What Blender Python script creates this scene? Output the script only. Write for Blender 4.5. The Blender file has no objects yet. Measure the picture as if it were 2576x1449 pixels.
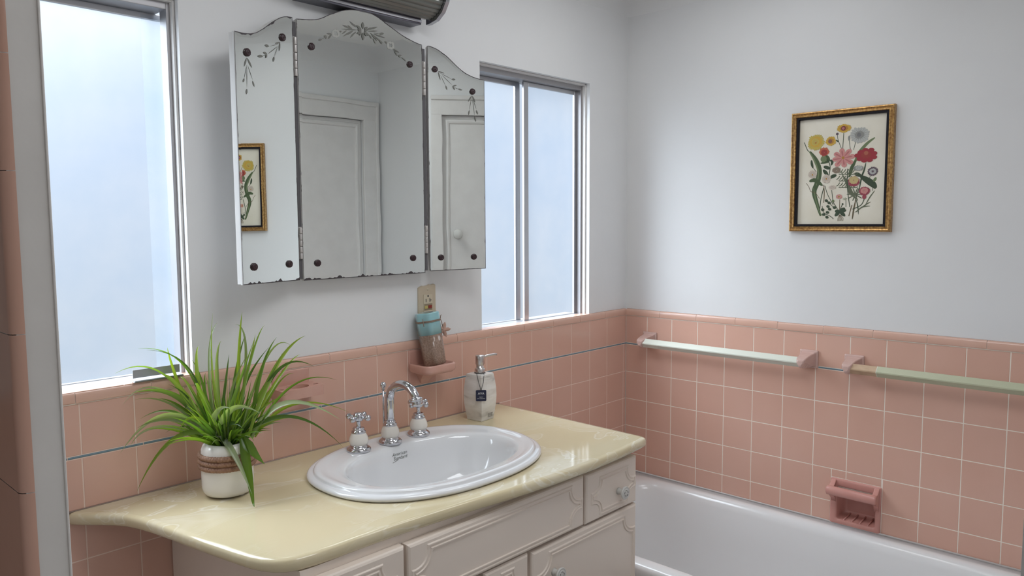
import bpy, bmesh, math, random
from mathutils import Vector, Matrix
from mathutils.bvhtree import BVHTree
random.seed(7)
PI = math.pi
H0 = 0.92          # height of the blue tile line above the floor; heights below are measured from that line
T = 0.1095         # tile pitch
sc = bpy.context.scene
col = sc.collection

# ------------------------------------------------------------------ camera
cam = bpy.data.cameras.new('camera'); cam.sensor_width = 36.0; cam.lens = 36.0 * 1928.36 / 2576
cam.clip_start = 0.02
co = bpy.data.objects.new('camera', cam); col.objects.link(co)
yaw, pitch, roll = 0.8195, -0.0878, -0.005
f = Vector((math.sin(yaw) * math.cos(pitch), math.cos(yaw) * math.cos(pitch), math.sin(pitch)))
r0 = Vector((math.cos(yaw), -math.sin(yaw), 0)); u0 = r0.cross(f)
rt = math.cos(roll) * r0 + math.sin(roll) * u0; up = -math.sin(roll) * r0 + math.cos(roll) * u0
mw = Matrix((rt, up, -f)).transposed().to_4x4(); mw.translation = Vector((-2.5194, -1.7336, 0.4885 + H0))
co.matrix_world = mw
sc.camera = co

# ------------------------------------------------------------------ sky, lights, exposure
sc.view_settings.view_transform = 'Standard'; sc.view_settings.look = 'None'
sc.view_settings.gamma = 1.0; sc.view_settings.use_curve_mapping = False
sc.view_settings.exposure = 0.07
w = bpy.data.worlds.new('overcast_sky'); sc.world = w; w.use_nodes = True
nt = w.node_tree; nt.nodes.clear()
def N(t, **k):
    n = nt.nodes.new(t)
    for a, b in k.items(): setattr(n, a, b)
    return n
tc = N('ShaderNodeTexCoord'); sep = N('ShaderNodeSeparateXYZ'); nt.links.new(tc.outputs['Generated'], sep.inputs[0])
ramp = N('ShaderNodeValToRGB'); mr = N('ShaderNodeMapRange')
mr.inputs['From Min'].default_value = -0.35; mr.inputs['From Max'].default_value = 0.6
nt.links.new(sep.outputs['Z'], mr.inputs['Value']); nt.links.new(mr.outputs[0], ramp.inputs[0])
e = ramp.color_ramp.elements
e[0].position = 0.0; e[0].color = (0.444, 0.510, 0.576, 1)
e[1].position = 1.0; e[1].color = (0.768, 0.798, 0.808, 1)
for p, c in ((0.25, (0.495, 0.561, 0.651, 1)), (0.45, (0.520, 0.611, 0.758, 1)), (0.62, (0.621, 0.697, 0.788, 1))):
    q = e.new(p); q.color = c
sun_dir = Vector((-0.62, 0.54, 0.66)).normalized()      # bright haze round the veiled sun
dot = N('ShaderNodeVectorMath', operation='DOT_PRODUCT'); dot.inputs[1].default_value = sun_dir
nt.links.new(tc.outputs['Generated'], dot.inputs[0])
mx = N('ShaderNodeMath', operation='MAXIMUM'); mx.inputs[1].default_value = 0.0
nt.links.new(dot.outputs['Value'], mx.inputs[0])
pw = N('ShaderNodeMath', operation='POWER'); pw.inputs[1].default_value = 5.0
nt.links.new(mx.outputs[0], pw.inputs[0])
ml = N('ShaderNodeMath', operation='MULTIPLY'); ml.inputs[1].default_value = 12.5
nt.links.new(pw.outputs[0], ml.inputs[0])
# brighter sky towards the zenith
dot2 = N('ShaderNodeVectorMath', operation='DOT_PRODUCT'); dot2.inputs[1].default_value = Vector((0.05, 0.35, 0.94)).normalized()
nt.links.new(tc.outputs['Generated'], dot2.inputs[0])
mx2 = N('ShaderNodeMath', operation='MAXIMUM'); mx2.inputs[1].default_value = 0.0; nt.links.new(dot2.outputs['Value'], mx2.inputs[0])
pw2 = N('ShaderNodeMath', operation='POWER'); pw2.inputs[1].default_value = 8.0; nt.links.new(mx2.outputs[0], pw2.inputs[0])
ma2 = N('ShaderNodeMath', operation='MULTIPLY_ADD'); ma2.inputs[1].default_value = 10.0
nt.links.new(pw2.outputs[0], ma2.inputs[0]); nt.links.new(ml.outputs[0], ma2.inputs[2])
glow = N('ShaderNodeMix', data_type='RGBA', blend_type='ADD'); glow.inputs['Factor'].default_value = 1.0
sc_n = N('ShaderNodeVectorMath', operation='SCALE'); sc_n.inputs[0].default_value = (0.88, 0.96, 1.03)
nt.links.new(ma2.outputs[0], sc_n.inputs['Scale'])
nt.links.new(ramp.outputs[0], glow.inputs['A']); nt.links.new(sc_n.outputs[0], glow.inputs['B'])
bg = N('ShaderNodeBackground'); bg.inputs['Strength'].default_value = 1.0
nt.links.new(glow.outputs['Result'], bg.inputs[0])
wo = N('ShaderNodeOutputWorld'); nt.links.new(bg.outputs[0], wo.inputs[0])

def area(name, loc, size, power, color, rot=(0, 0, 0), size_y=None):
    l = bpy.data.lights.new(name, 'AREA'); l.energy = power; l.color = color; l.size = size
    if size_y: l.shape = 'RECTANGLE'; l.size_y = size_y
    o = bpy.data.objects.new(name, l); o.location = (loc[0], loc[1], loc[2] + H0); o.rotation_euler = rot; col.objects.link(o)
    return o
# unseen fill light added behind the camera to brighten the room
area('rear_fill_light', (-1.9, -2.75, 1.27), 0.9, 9.5, (1.0, 0.98, 0.95))
# two added overhead fill lights, above the frame, lifting walls and counter
area('overhead_fill_light', (-0.58, -0.58, 1.355), 0.40, 2.4, (0.97, 1.0, 1.03))
area('overhead_fill_light', (-1.45, -1.05, 1.34), 0.60, 7.2, (0.97, 1.0, 1.03))

# ------------------------------------------------------------------ materials
MATS = {}
def mat(name, color, rough=0.5, metal=0.0, coat=0.0, noise=None, bump=None, trans=0.0, ior=1.5, spec=0.5, sub=0.0):
    if name in MATS: return MATS[name]
    m = bpy.data.materials.new(name); m.use_nodes = True
    t = m.node_tree; b = t.nodes['Principled BSDF']
    b.inputs['Base Color'].default_value = (*color, 1); b.inputs['Roughness'].default_value = rough
    b.inputs['Metallic'].default_value = metal; b.inputs['Coat Weight'].default_value = coat
    b.inputs['Transmission Weight'].default_value = trans; b.inputs['IOR'].default_value = ior
    b.inputs['Specular IOR Level'].default_value = spec
    if sub:
        b.inputs['Subsurface Weight'].default_value = sub; b.inputs['Subsurface Radius'].default_value = (0.01, 0.006, 0.003)
    tcn = t.nodes.new('ShaderNodeTexCoord')
    if noise:                       # (scale, second colour, amount)
        n = t.nodes.new('ShaderNodeTexNoise'); n.inputs['Scale'].default_value = noise[0]; n.inputs['Detail'].default_value = 4
        t.links.new(tcn.outputs['Object'], n.inputs['Vector'])
        r = t.nodes.new('ShaderNodeValToRGB'); r.color_ramp.elements[0].position = 0.35; r.color_ramp.elements[1].position = 0.7
        r.color_ramp.elements[0].color = (*color, 1)
        c2 = tuple(color[i] * (1 - noise[2]) + noise[1][i] * noise[2] for i in range(3))
        r.color_ramp.elements[1].color = (*c2, 1)
        t.links.new(n.outputs['Fac'], r.inputs[0]); t.links.new(r.outputs[0], b.inputs['Base Color'])
    if bump:                        # (scale, strength, distance)
        n = t.nodes.new('ShaderNodeTexNoise'); n.inputs['Scale'].default_value = bump[0]; n.inputs['Detail'].default_value = 3
        t.links.new(tcn.outputs['Object'], n.inputs['Vector'])
        bp = t.nodes.new('ShaderNodeBump'); bp.inputs['Strength'].default_value = bump[1]; bp.inputs['Distance'].default_value = bump[2]
        t.links.new(n.outputs['Fac'], bp.inputs['Height']); t.links.new(bp.outputs[0], b.inputs['Normal'])
    MATS[name] = m
    return m

WHITE = mat('white_wall_paint', (0.80, 0.80, 0.80), 0.42, bump=(9, 0.25, 0.01), noise=(3, (0.76, 0.76, 0.77), 0.5))
CEIL = mat('white_ceiling_paint', (0.86, 0.855, 0.84), 0.6)
TRIM = mat('white_trim_paint', (0.74, 0.72, 0.70), 0.4, noise=(14, (0.66, 0.64, 0.62), 0.5), bump=(30, 0.2, 0.004))
PINK = mat('pink_glazed_tile', (0.69, 0.415, 0.325), 0.16, noise=(5, (0.72, 0.45, 0.36), 0.7), bump=(14, 0.12, 0.003))
PINK2 = mat('pink_trim_tile', (0.70, 0.43, 0.335), 0.18, noise=(9, (0.73, 0.47, 0.375), 0.7))
PINKW = mat('pink_ceramic', (0.60, 0.33, 0.265), 0.14, noise=(16, (0.66, 0.40, 0.33), 0.6))
PINKG = mat('grey_pink_ceramic', (0.60, 0.40, 0.35), 0.12, noise=(30, (0.66, 0.47, 0.42), 0.6))
PINKS = mat('rose_ceramic', (0.58, 0.275, 0.235), 0.2, noise=(20, (0.64, 0.33, 0.28), 0.6))
GROUT = mat('cream_grout', (0.88, 0.79, 0.69), 0.8)
GROUT2 = mat('pinkish_grout', (0.84, 0.65, 0.55), 0.8)
BLUE = mat('slate_blue_liner_tile', (0.14, 0.225, 0.275), 0.2, noise=(60, (0.20, 0.28, 0.33), 0.8))
ALU = mat('aluminium', (0.50, 0.50, 0.52), 0.34, 1.0)
ALUD = mat('grey_aluminium', (0.38, 0.37, 0.38), 0.45, 0.7)
DARK = mat('dark_gap', (0.03, 0.028, 0.03), 0.7)
CHROME = mat('chrome', (0.60, 0.60, 0.63), 0.06, 1.0)
STEEL = mat('brushed_steel', (0.62, 0.58, 0.56), 0.28, 1.0)
PORC = mat('white_porcelain', (0.80, 0.80, 0.81), 0.07, coat=0.4)
TUBM = mat('white_bath_enamel', (0.80, 0.79, 0.785), 0.14)
CERA = mat('cream_porcelain', (0.80, 0.75, 0.68), 0.25)
CAB = mat('white_cabinet_paint', (0.86, 0.755, 0.665), 0.38, bump=(20, 0.1, 0.003))
KNOB = mat('grey_white_knob', (0.66, 0.65, 0.62), 0.35)
POT = mat('white_glazed_pot', (0.80, 0.77, 0.73), 0.08)
SOIL = mat('dark_soil', (0.035, 0.028, 0.02), 0.9, bump=(300, 1.0, 0.004))
WICK = mat('brown_seagrass', (0.235, 0.12, 0.075), 0.55, noise=(70, (0.38, 0.22, 0.14), 0.8))
NAVY = mat('navy_card', (0.012, 0.014, 0.045), 0.4)
PRINTW = mat('white_ink', (0.85, 0.85, 0.85), 0.5)
BLACK = mat('black_ink', (0.03, 0.03, 0.03), 0.5)
BEIGE = mat('beige_plastic', (0.56, 0.47, 0.35), 0.35)
BEIGE2 = mat('light_beige_plastic', (0.62, 0.54, 0.41), 0.3)
YEL = mat('yellow_button', (0.55, 0.44, 0.15), 0.4)
RED = mat('red_button', (0.28, 0.03, 0.022), 0.4)
GOLD = mat('aged_gilt', (0.58, 0.36, 0.13), 0.33, 0.75, noise=(150, (0.20, 0.08, 0.03), 0.9))
BLKF = mat('black_lacquer', (0.012, 0.010, 0.014), 0.5, spec=0.2)
ROS = mat('dark_garnet_glass', (0.030, 0.010, 0.014), 0.35)
OLD = mat('black_worn_silvering', (0.05, 0.04, 0.045), 0.6)
ETCH = mat('etched_glass', (0.17, 0.17, 0.15), 0.6)
ETCHW = mat('frosted_glass_petals', (0.40, 0.40, 0.37), 0.6)
HINGE = mat('painted_steel_hinge', (0.60, 0.57, 0.55), 0.4, 0.4)
WAXB = mat('pale_blue_wax', (0.30, 0.54, 0.58), 0.15, sub=0.2, coat=0.6)
SAND = mat('brown_sand', (0.21, 0.125, 0.085), 0.55, noise=(220, (0.36, 0.24, 0.18), 0.9), coat=0.8, bump=(250, 0.25, 0.001))
TWINE = mat('jute_twine', (0.30, 0.22, 0.17), 0.8)
STAR = mat('starfish', (0.45, 0.28, 0.22), 0.8)
BARW = mat('cream_painted_bar', (0.70, 0.71, 0.62), 0.3)
BARG = mat('sage_green_bar', (0.52, 0.53, 0.37), 0.35)
WOOD = mat('bare_wood', (0.58, 0.41, 0.27), 0.5, noise=(40, (0.45, 0.29, 0.18), 0.7))
FLOORM = mat('grey_vinyl', (0.45, 0.42, 0.39), 0.4)
RIBG = mat('fluted_glass', (0.20, 0.205, 0.19), 0.15, metal=0.5)
CHROMED = mat('dull_chrome', (0.45, 0.45, 0.48), 0.25, 1.0)
BOXM = mat('dark_chrome', (0.16, 0.16, 0.19), 0.3, 0.9)
CAULK = mat('grey_caulk', (0.36, 0.27, 0.23), 0.7)

def glass_mat():
    m = bpy.data.materials.new('obscured_glass'); m.use_nodes = True; t = m.node_tree; t.nodes.clear()
    o = t.nodes.new('ShaderNodeOutputMaterial'); tr = t.nodes.new('ShaderNodeBsdfTransparent'); tl = t.nodes.new('ShaderNodeBsdfTranslucent')
    gl = t.nodes.new('ShaderNodeBsdfGlossy'); gl.inputs['Roughness'].default_value = 0.25
    tcn = t.nodes.new('ShaderNodeTexCoord'); nz = t.nodes.new('ShaderNodeTexNoise'); nz.inputs['Scale'].default_value = 7; nz.inputs['Detail'].default_value = 6
    t.links.new(tcn.outputs['Object'], nz.inputs['Vector'])
    r = t.nodes.new('ShaderNodeValToRGB'); r.color_ramp.elements[0].position = 0.3; r.color_ramp.elements[1].position = 0.75
    r.color_ramp.elements[0].color = (0.93, 0.96, 0.99, 1); r.color_ramp.elements[1].color = (1, 1, 1, 1)
    t.links.new(nz.outputs['Fac'], r.inputs[0]); t.links.new(r.outputs[0], tr.inputs[0])
    tl.inputs[0].default_value = (0.9, 0.95, 1, 1)
    m1 = t.nodes.new('ShaderNodeMixShader'); m1.inputs[0].default_value = 0.035
    t.links.new(tr.outputs[0], m1.inputs[1]); t.links.new(tl.outputs[0], m1.inputs[2])
    m2 = t.nodes.new('ShaderNodeMixShader'); m2.inputs[0].default_value = 0.04
    t.links.new(m1.outputs[0], m2.inputs[1]); t.links.new(gl.outputs[0], m2.inputs[2])
    t.links.new(m2.outputs[0], o.inputs[0]); return m
GLASS = glass_mat()

def mirror_mat():
    m = bpy.data.materials.new('old_mirror'); m.use_nodes = True; t = m.node_tree; t.nodes.clear()
    o = t.nodes.new('ShaderNodeOutputMaterial'); gl = t.nodes.new('ShaderNodeBsdfGlossy')
    gl.inputs['Color'].default_value = (0.86, 0.89, 0.865, 1); gl.inputs['Roughness'].default_value = 0.0
    tcn = t.nodes.new('ShaderNodeTexCoord'); nz = t.nodes.new('ShaderNodeTexNoise'); nz.inputs['Scale'].default_value = 6; nz.inputs['Detail'].default_value = 1
    t.links.new(tcn.outputs['Object'], nz.inputs['Vector'])
    b = t.nodes.new('ShaderNodeBump'); b.inputs['Strength'].default_value = 0.02; b.inputs['Distance'].default_value = 0.01
    t.links.new(nz.outputs['Fac'], b.inputs['Height']); t.links.new(b.outputs[0], gl.inputs['Normal'])
    t.links.new(gl.outputs[0], o.inputs[0]); return m
MIRROR = mirror_mat()

def onyx_mat():
    m = bpy.data.materials.new('cream_cultured_onyx'); m.use_nodes = True; t = m.node_tree; b = t.nodes['Principled BSDF']; b.inputs['Roughness'].default_value = 0.085
    tcn = t.nodes.new('ShaderNodeTexCoord'); mp = t.nodes.new('ShaderNodeMapping'); mp.inputs['Rotation'].default_value = (0, 0, -0.35); mp.inputs['Scale'].default_value = (1.0, 2.3, 2.3)
    t.links.new(tcn.outputs['Object'], mp.inputs['Vector'])
    n1 = t.nodes.new('ShaderNodeTexNoise'); n1.inputs['Scale'].default_value = 3.2; n1.inputs['Detail'].default_value = 3; n1.inputs['Distortion'].default_value = 1.8; t.links.new(mp.outputs[0], n1.inputs['Vector'])
    n2 = t.nodes.new('ShaderNodeTexNoise'); n2.inputs['Scale'].default_value = 2.0; n2.inputs['Detail'].default_value = 2; t.links.new(tcn.outputs['Object'], n2.inputs['Vector'])
    r = t.nodes.new('ShaderNodeValToRGB'); el = r.color_ramp.elements
    el[0].position = 0.36; el[0].color = (0.669, 0.572, 0.370, 1); el[1].position = 0.66; el[1].color = (0.695, 0.607, 0.414, 1)
    for p, c in ((0.485, (0.686, 0.590, 0.387, 1)), (0.507, (0.80, 0.74, 0.60, 1)), (0.520, (0.695, 0.607, 0.414, 1)), (0.60, (0.74, 0.66, 0.49, 1))):
        x = el.new(p); x.color = c
    t.links.new(n1.outputs['Fac'], r.inputs[0])
    r2 = t.nodes.new('ShaderNodeValToRGB'); r2.color_ramp.elements[0].position = 0.42; r2.color_ramp.elements[0].color = (0, 0, 0, 1); r2.color_ramp.elements[1].position = 0.6
    t.links.new(n2.outputs['Fac'], r2.inputs[0])
    mxn = t.nodes.new('ShaderNodeMix'); mxn.data_type = 'RGBA'; mxn.inputs['A'].default_value = (0.686, 0.590, 0.387, 1)
    t.links.new(r2.outputs[0], mxn.inputs['Factor']); t.links.new(r.outputs[0], mxn.inputs['B']); t.links.new(mxn.outputs['Result'], b.inputs['Base Color']); return m
ONYX = onyx_mat()
def marble_mat():
    m = bpy.data.materials.new('grey_veined_marble'); m.use_nodes = True; t = m.node_tree; b = t.nodes['Principled BSDF']; b.inputs['Roughness'].default_value = 0.3
    tcn = t.nodes.new('ShaderNodeTexCoord'); mp = t.nodes.new('ShaderNodeMapping'); mp.inputs['Rotation'].default_value = (0.2, 0.75, 0.1); mp.inputs['Scale'].default_value = (6, 6, 26)
    t.links.new(tcn.outputs['Object'], mp.inputs['Vector']); n1 = t.nodes.new('ShaderNodeTexNoise'); n1.inputs['Scale'].default_value = 1.4; n1.inputs['Detail'].default_value = 5; n1.inputs['Distortion'].default_value = 0.6
    t.links.new(mp.outputs[0], n1.inputs['Vector']); r = t.nodes.new('ShaderNodeValToRGB'); el = r.color_ramp.elements
    el[0].position = 0.30; el[0].color = (0.36, 0.34, 0.32, 1); el[1].position = 0.62; el[1].color = (0.82, 0.80, 0.77, 1)
    x = el.new(0.42); x.color = (0.70, 0.67, 0.63, 1)
    t.links.new(n1.outputs['Fac'], r.inputs[0]); t.links.new(r.outputs[0], b.inputs['Base Color']); return m
MARBLE = marble_mat()

def leaf_mat():
    m = bpy.data.materials.new('grass_leaf'); m.use_nodes = True; t = m.node_tree; t.nodes.clear()
    o = t.nodes.new('ShaderNodeOutputMaterial'); d = t.nodes.new('ShaderNodeBsdfPrincipled'); tl = t.nodes.new('ShaderNodeBsdfTranslucent')
    d.inputs['Roughness'].default_value = 0.26
    at = t.nodes.new('ShaderNodeAttribute'); at.attribute_name = 'Col'
    t.links.new(at.outputs['Color'], d.inputs['Base Color'])
    mc = t.nodes.new('ShaderNodeMix'); mc.data_type = 'RGBA'; mc.blend_type = 'MULTIPLY'; mc.inputs['Factor'].default_value = 1
    mc.inputs['B'].default_value = (1.5, 1.6, 0.4, 1); t.links.new(at.outputs['Color'], mc.inputs['A']); t.links.new(mc.outputs['Result'], tl.inputs[0])
    mx_ = t.nodes.new('ShaderNodeMixShader'); mx_.inputs[0].default_value = 0.45
    t.links.new(d.outputs[0], mx_.inputs[1]); t.links.new(tl.outputs[0], mx_.inputs[2]); t.links.new(mx_.outputs[0], o.inputs[0]); return m
LEAF = leaf_mat()

# ------------------------------------------------------------------ object helpers
def tag(o, label=None, cat=None, group=None, kind=None):
    if label: o['label'] = label
    if cat: o['category'] = cat
    if group: o['group'] = group
    if kind: o['kind'] = kind
    return o
def thing(name, loc, label, cat, group=None, kind=None):
    o = bpy.data.objects.new(name, None); o.empty_display_size = 0.03
    o.location = (loc[0], loc[1], loc[2] + H0); col.objects.link(o)
    return tag(o, label, cat, group, kind)
def origin(o):
    p = Vector((0, 0, 0))
    while o: p += o.location; o = o.parent
    return p

class MB:
    def __init__(s): s.v = []; s.f = []; s.m = []; s.smooth = []; s.c = []
    def add(s, vs, fs, mi=0, smooth=False):
        o = len(s.v); s.v += [tuple(v) for v in vs]
        for q in fs: s.f.append([i + o for i in q]); s.m.append(mi); s.smooth.append(smooth)
        return o
    def box(s, a, b, bev=0.0, mi=0):
        x0, y0, z0 = a; x1, y1, z1 = b
        if x0 > x1: x0, x1 = x1, x0
        if y0 > y1: y0, y1 = y1, y0
        if z0 > z1: z0, z1 = z1, z0
        if bev <= 0:
            v = [(x0, y0, z0), (x1, y0, z0), (x1, y1, z0), (x0, y1, z0), (x0, y0, z1), (x1, y0, z1), (x1, y1, z1), (x0, y1, z1)]
            s.add(v, [(0, 3, 2, 1), (4, 5, 6, 7), (0, 1, 5, 4), (1, 2, 6, 5), (2, 3, 7, 6), (3, 0, 4, 7)], mi); return
        bm = bmesh.new(); bmesh.ops.create_cube(bm, size=1)
        for v in bm.verts: v.co = Vector(((x0 + x1) / 2 + v.co.x * (x1 - x0), (y0 + y1) / 2 + v.co.y * (y1 - y0), (z0 + z1) / 2 + v.co.z * (z1 - z0)))
        bmesh.ops.bevel(bm, geom=bm.edges[:], offset=min(bev, .49 * min(x1 - x0, y1 - y0, z1 - z0)), segments=3, profile=0.6, affect='EDGES')
        s.frombm(bm, mi, False)
    def frombm(s, bm, mi=0, smooth=False):
        bm.verts.index_update(); bm.verts.ensure_lookup_table()
        s.add([v.co[:] for v in bm.verts], [[v.index for v in q.verts] for q in bm.faces], mi, smooth); bm.free()
    def rings(s, rings, mi=0, cap0=True, cap1=True, smooth=True, closed=True):
        n = len(rings[0]); vs = [p for r in rings for p in r]; fs = []
        for k in range(len(rings) - 1):
            for i in range(n if closed else n - 1):
                j = (i + 1) % n; fs.append((k * n + i, k * n + j, (k + 1) * n + j, (k + 1) * n + i))
        o = s.add(vs, fs, mi, smooth)
        if cap0: s.f.append([o + i for i in range(n)][::-1]); s.m.append(mi); s.smooth.append(False)
        if cap1: s.f.append([o + (len(rings) - 1) * n + i for i in range(n)]); s.m.append(mi); s.smooth.append(False)
    def lathe(s, prof, c, axis=(0, 0, 1), n=32, mi=0, sx=1.0, sy=1.0):
        ax = Vector(axis).normalized(); a = ax.orthogonal().normalized() if abs(ax.z) < .99 else Vector((1, 0, 0)); b = ax.cross(a)
        c = Vector(c); rs = []
        for rad, h in prof:
            rs.append([tuple(c + ax * h + (a * math.cos(2 * PI * i / n) * sx + b * math.sin(2 * PI * i / n) * sy) * max(rad, 1e-5)) for i in range(n)])
        s.rings(rs, mi)
    def tube(s, pts, rad, n=12, mi=0, cap=True):
        pts = [Vector(p) for p in pts]; rs = []; prev = None
        for i, p in enumerate(pts):
            d = (pts[min(i + 1, len(pts) - 1)] - pts[max(i - 1, 0)]).normalized()
            a = d.orthogonal().normalized() if prev is None else (prev - d * prev.dot(d)).normalized()
            prev = a; b = d.cross(a); r_ = rad[i] if isinstance(rad, (list, tuple)) else rad
            rs.append([tuple(p + (a * math.cos(2 * PI * k / n) + b * math.sin(2 * PI * k / n)) * r_) for k in range(n)])
        s.rings(rs, mi, cap, cap)
    def poly(s, pts, n, th, mi=0):
        n = Vector(n) * th; k = len(pts); vs = [tuple(Vector(p)) for p in pts] + [tuple(Vector(p) + n) for p in pts]
        s.add(vs, [list(range(k))[::-1], [k + i for i in range(k)]] + [(i, (i + 1) % k, k + (i + 1) % k, k + i) for i in range(k)], mi)
    def build(s, name, mats, parent=None, label=None, kind=None, fixn=True):
        c = Vector((0, 0, 0))
        lo = [min(v[i] for v in s.v) for i in range(3)]; hi = [max(v[i] for v in s.v) for i in range(3)]
        c = Vector([(lo[i] + hi[i]) / 2 for i in range(3)])
        if parent is None: c.z = lo[2]
        me = bpy.data.meshes.new(name); me.from_pydata([tuple(Vector(v) - c) for v in s.v], [], s.f)
        for m in (mats if isinstance(mats, (list, tuple)) else [mats]): me.materials.append(m)
        me.polygons.foreach_set('material_index', s.m); me.polygons.foreach_set('use_smooth', s.smooth)
        if s.c:
            ca = me.color_attributes.new('Col', 'FLOAT_COLOR', 'POINT')
            for i, k in enumerate(s.c): ca.data[i].color = (*k, 1)
        if fixn:
            bm = bmesh.new(); bm.from_mesh(me); bmesh.ops.recalc_face_normals(bm, faces=bm.faces); bm.to_mesh(me); bm.free()
        me.update()
        o = bpy.data.objects.new(name, me); col.objects.link(o)
        c.z += H0
        if parent: o.parent = parent; o.location = c - origin(parent)
        else: o.location = c
        return tag(o, label, None, None, kind)

def arc(cx, cz, r_, a0, a1, n): return [(cx + r_ * math.cos(a0 + (a1 - a0) * i / n), cz + r_ * math.sin(a0 + (a1 - a0) * i / n)) for i in range(n + 1)]
def sweep(mb, path, outs, prof, closed=False, mi=0, smooth=False):
    """sweep a 2-D profile [(side, out)] along a path; outs is the direction away from the surface"""
    P = [Vector(p) for p in path]; o = Vector(outs); rs = []; n = len(P)
    for i in range(n):
        a = (P[i] - P[i - 1]) if (i > 0 or closed) else None
        b = (P[(i + 1) % n] - P[i]) if (i < n - 1 or closed) else None
        if a is None: a = b
        if b is None: b = a
        a = a.normalized(); b = b.normalized(); d = (a + b).normalized() if (a + b).length > 1e-4 else b
        side = d.cross(o).normalized(); k = 1 / max(.5, math.sqrt(max(.25, (1 + a.dot(b)) / 2)))
        rs.append([tuple(P[i] + side * (x * k) + o * y) for x, y in prof])
    if closed: rs.append(rs[0])
    mb.rings(rs, mi, False, False, smooth, closed=False)

from mathutils.geometry import tessellate_polygon
def fill_holes(mb, loops, z, mi=0):
    """flat face with holes at height z"""
    flat = [p for L in loops for p in L]
    tris = tessellate_polygon([[Vector((x, y, 0)) for x, y in L] for L in loops])
    mb.add([(x, y, z) for x, y in flat], [t for t in tris], mi)

# ------------------------------------------------------------------ traced outlines (0.1 mm)
C_TOP = [[-14730,9829],[-14440,9863],[-14177,9908],[-13975,9982],[-13769,10097],[-13490,10229],[-13277,10310],[-13026,10370],[-12808,10405],[-12587,10409],[-12401,10376],[-12176,10313],[-11908,10195],[-11636,10084],[-11397,9992],[-11154,9924],[-10907,9870],[-10718,9843]]
L_TOP = [[2,9841],[226,9815],[439,9749],[649,9636],[816,9536],[1061,9363],[1221,9263],[1339,9198],[1530,9131],[1753,9096],[2030,9077]]
R_TOP = [[65,9845],[121,9845],[332,9785],[509,9689],[651,9605],[938,9371],[1083,9268],[1229,9182],[1488,9088],[1796,9032]]
C_LEAF = [[-12942,9931,-13145,10051,36],[-12929,9943,-12999,9999,25],[-13099,9867,-13370,9918,34],[-13048,9860,-13205,9942,25],[-12892,9871,-13404,9808,25],[-13228,9808,-13383,9683,25],[-13035,9836,-13359,9625,28],[-13023,9833,-13218,9690,25],[-12972,9805,-13131,9632,28],[-12946,9820,-12999,9748,22],[-13387,9755,-13456,9732,30],[-13694,9635,-13847,9620,25],[-13694,9630,-13802,9495,30],[-13837,9555,-13934,9544,30],[-13843,9544,-13888,9476,28],[-13991,9454,-14088,9413,36],[-13991,9454,-13856,9542,10],[-12589,9934,-12413,10013,34],[-12575,9937,-12236,10065,37],[-12576,9894,-12232,9959,28],[-12186,9891,-12034,9928,46],[-12389,9883,-12186,9891,8],[-12390,9862,-11995,9815,28],[-12510,9873,-12068,9668,28],[-12458,9840,-12259,9685,25],[-12525,9818,-12441,9714,25],[-12406,9741,-12315,9606,25],[-12190,9713,-12096,9630,25],[-12011,9726,-11929,9684,37],[-11721,9570,-11523,9501,28],[-11707,9550,-11583,9398,28],[-11553,9430,-11438,9436,28],[-11568,9428,-11483,9374,24],[-11468,9398,-11267,9294,14],[-12728,9921,-12723,10106,61],[-12726,9837,-12729,9635,56],[-12774,9892,-12928,9986,51],[-12775,9849,-12921,9772,46],[-12682,9918,-12573,10006,46],[-12683,9854,-12526,9791,46],[-12775,9870,-12892,9882,41],[-12776,9828,-12844,9743,51],[-12683,9876,-12575,9926,41],[-12684,9844,-12606,9761,41]]
C_FLOWER = [[-13528,9659,-13451,9645,86],[-13566,9630,-13557,9562,86],[-13607,9638,-13676,9584,86],[-13612,9674,-13689,9688,86],[-13575,9703,-13583,9771,86],[-13533,9696,-13464,9750,86],[-11772,9640,-11688,9625,86],[-11812,9610,-11803,9541,86],[-11857,9618,-11931,9564,86],[-11863,9655,-11946,9670,86],[-11823,9685,-11832,9754,86],[-11778,9677,-11703,9732,86]]
L_LEAF = [[1677,8568,1772,8348,34],[1669,8570,1512,8369,40],[1677,8416,1786,8067,9],[1774,8094,1826,7997,34],[1658,8419,1500,8088,9],[1515,8086,1457,7953,34],[1677,8416,1704,7877,9],[1704,7877,1729,7745,37],[508,9152,696,9078,28],[521,9149,560,8927,34],[552,9103,923,8961,9],[915,8970,1061,8967,45],[596,9040,971,8780,9],[991,8782,1128,8789,40],[1132,8705,1319,8667,45],[971,8780,1152,8701,9],[992,8763,1056,8673,34],[596,9040,753,8743,9],[744,8771,787,8636,37]]
R_LEAF = [[351,9164,554,9119,26],[358,9158,426,8913,31],[393,9128,787,8972,9],[769,8970,904,8968,40],[428,9066,586,8770,9],[586,8786,631,8649,34],[464,9069,803,8802,9],[803,8776,938,8813,34],[803,8786,874,8667,34],[857,8741,985,8711,9],[966,8716,1113,8684,34],[1416,8550,1294,8359,31],[1427,8551,1526,8358,34],[1415,8517,1329,8111,9],[1336,8128,1301,7976,31],[1438,8518,1565,8143,9],[1554,8142,1609,8011,34],[1430,8518,1507,7938,9],[1496,7954,1543,7796,34]]
C_ROS = [[-14301,9226],[-11157,9237],[-14289,3828],[-11146,3835]]
L_ROS = [[432,9275],[1664,8685],[428,3850],[1672,3850]]
R_ROS = [[252,9213],[1435,8668],[372,3818],[1434,3810]]
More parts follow.
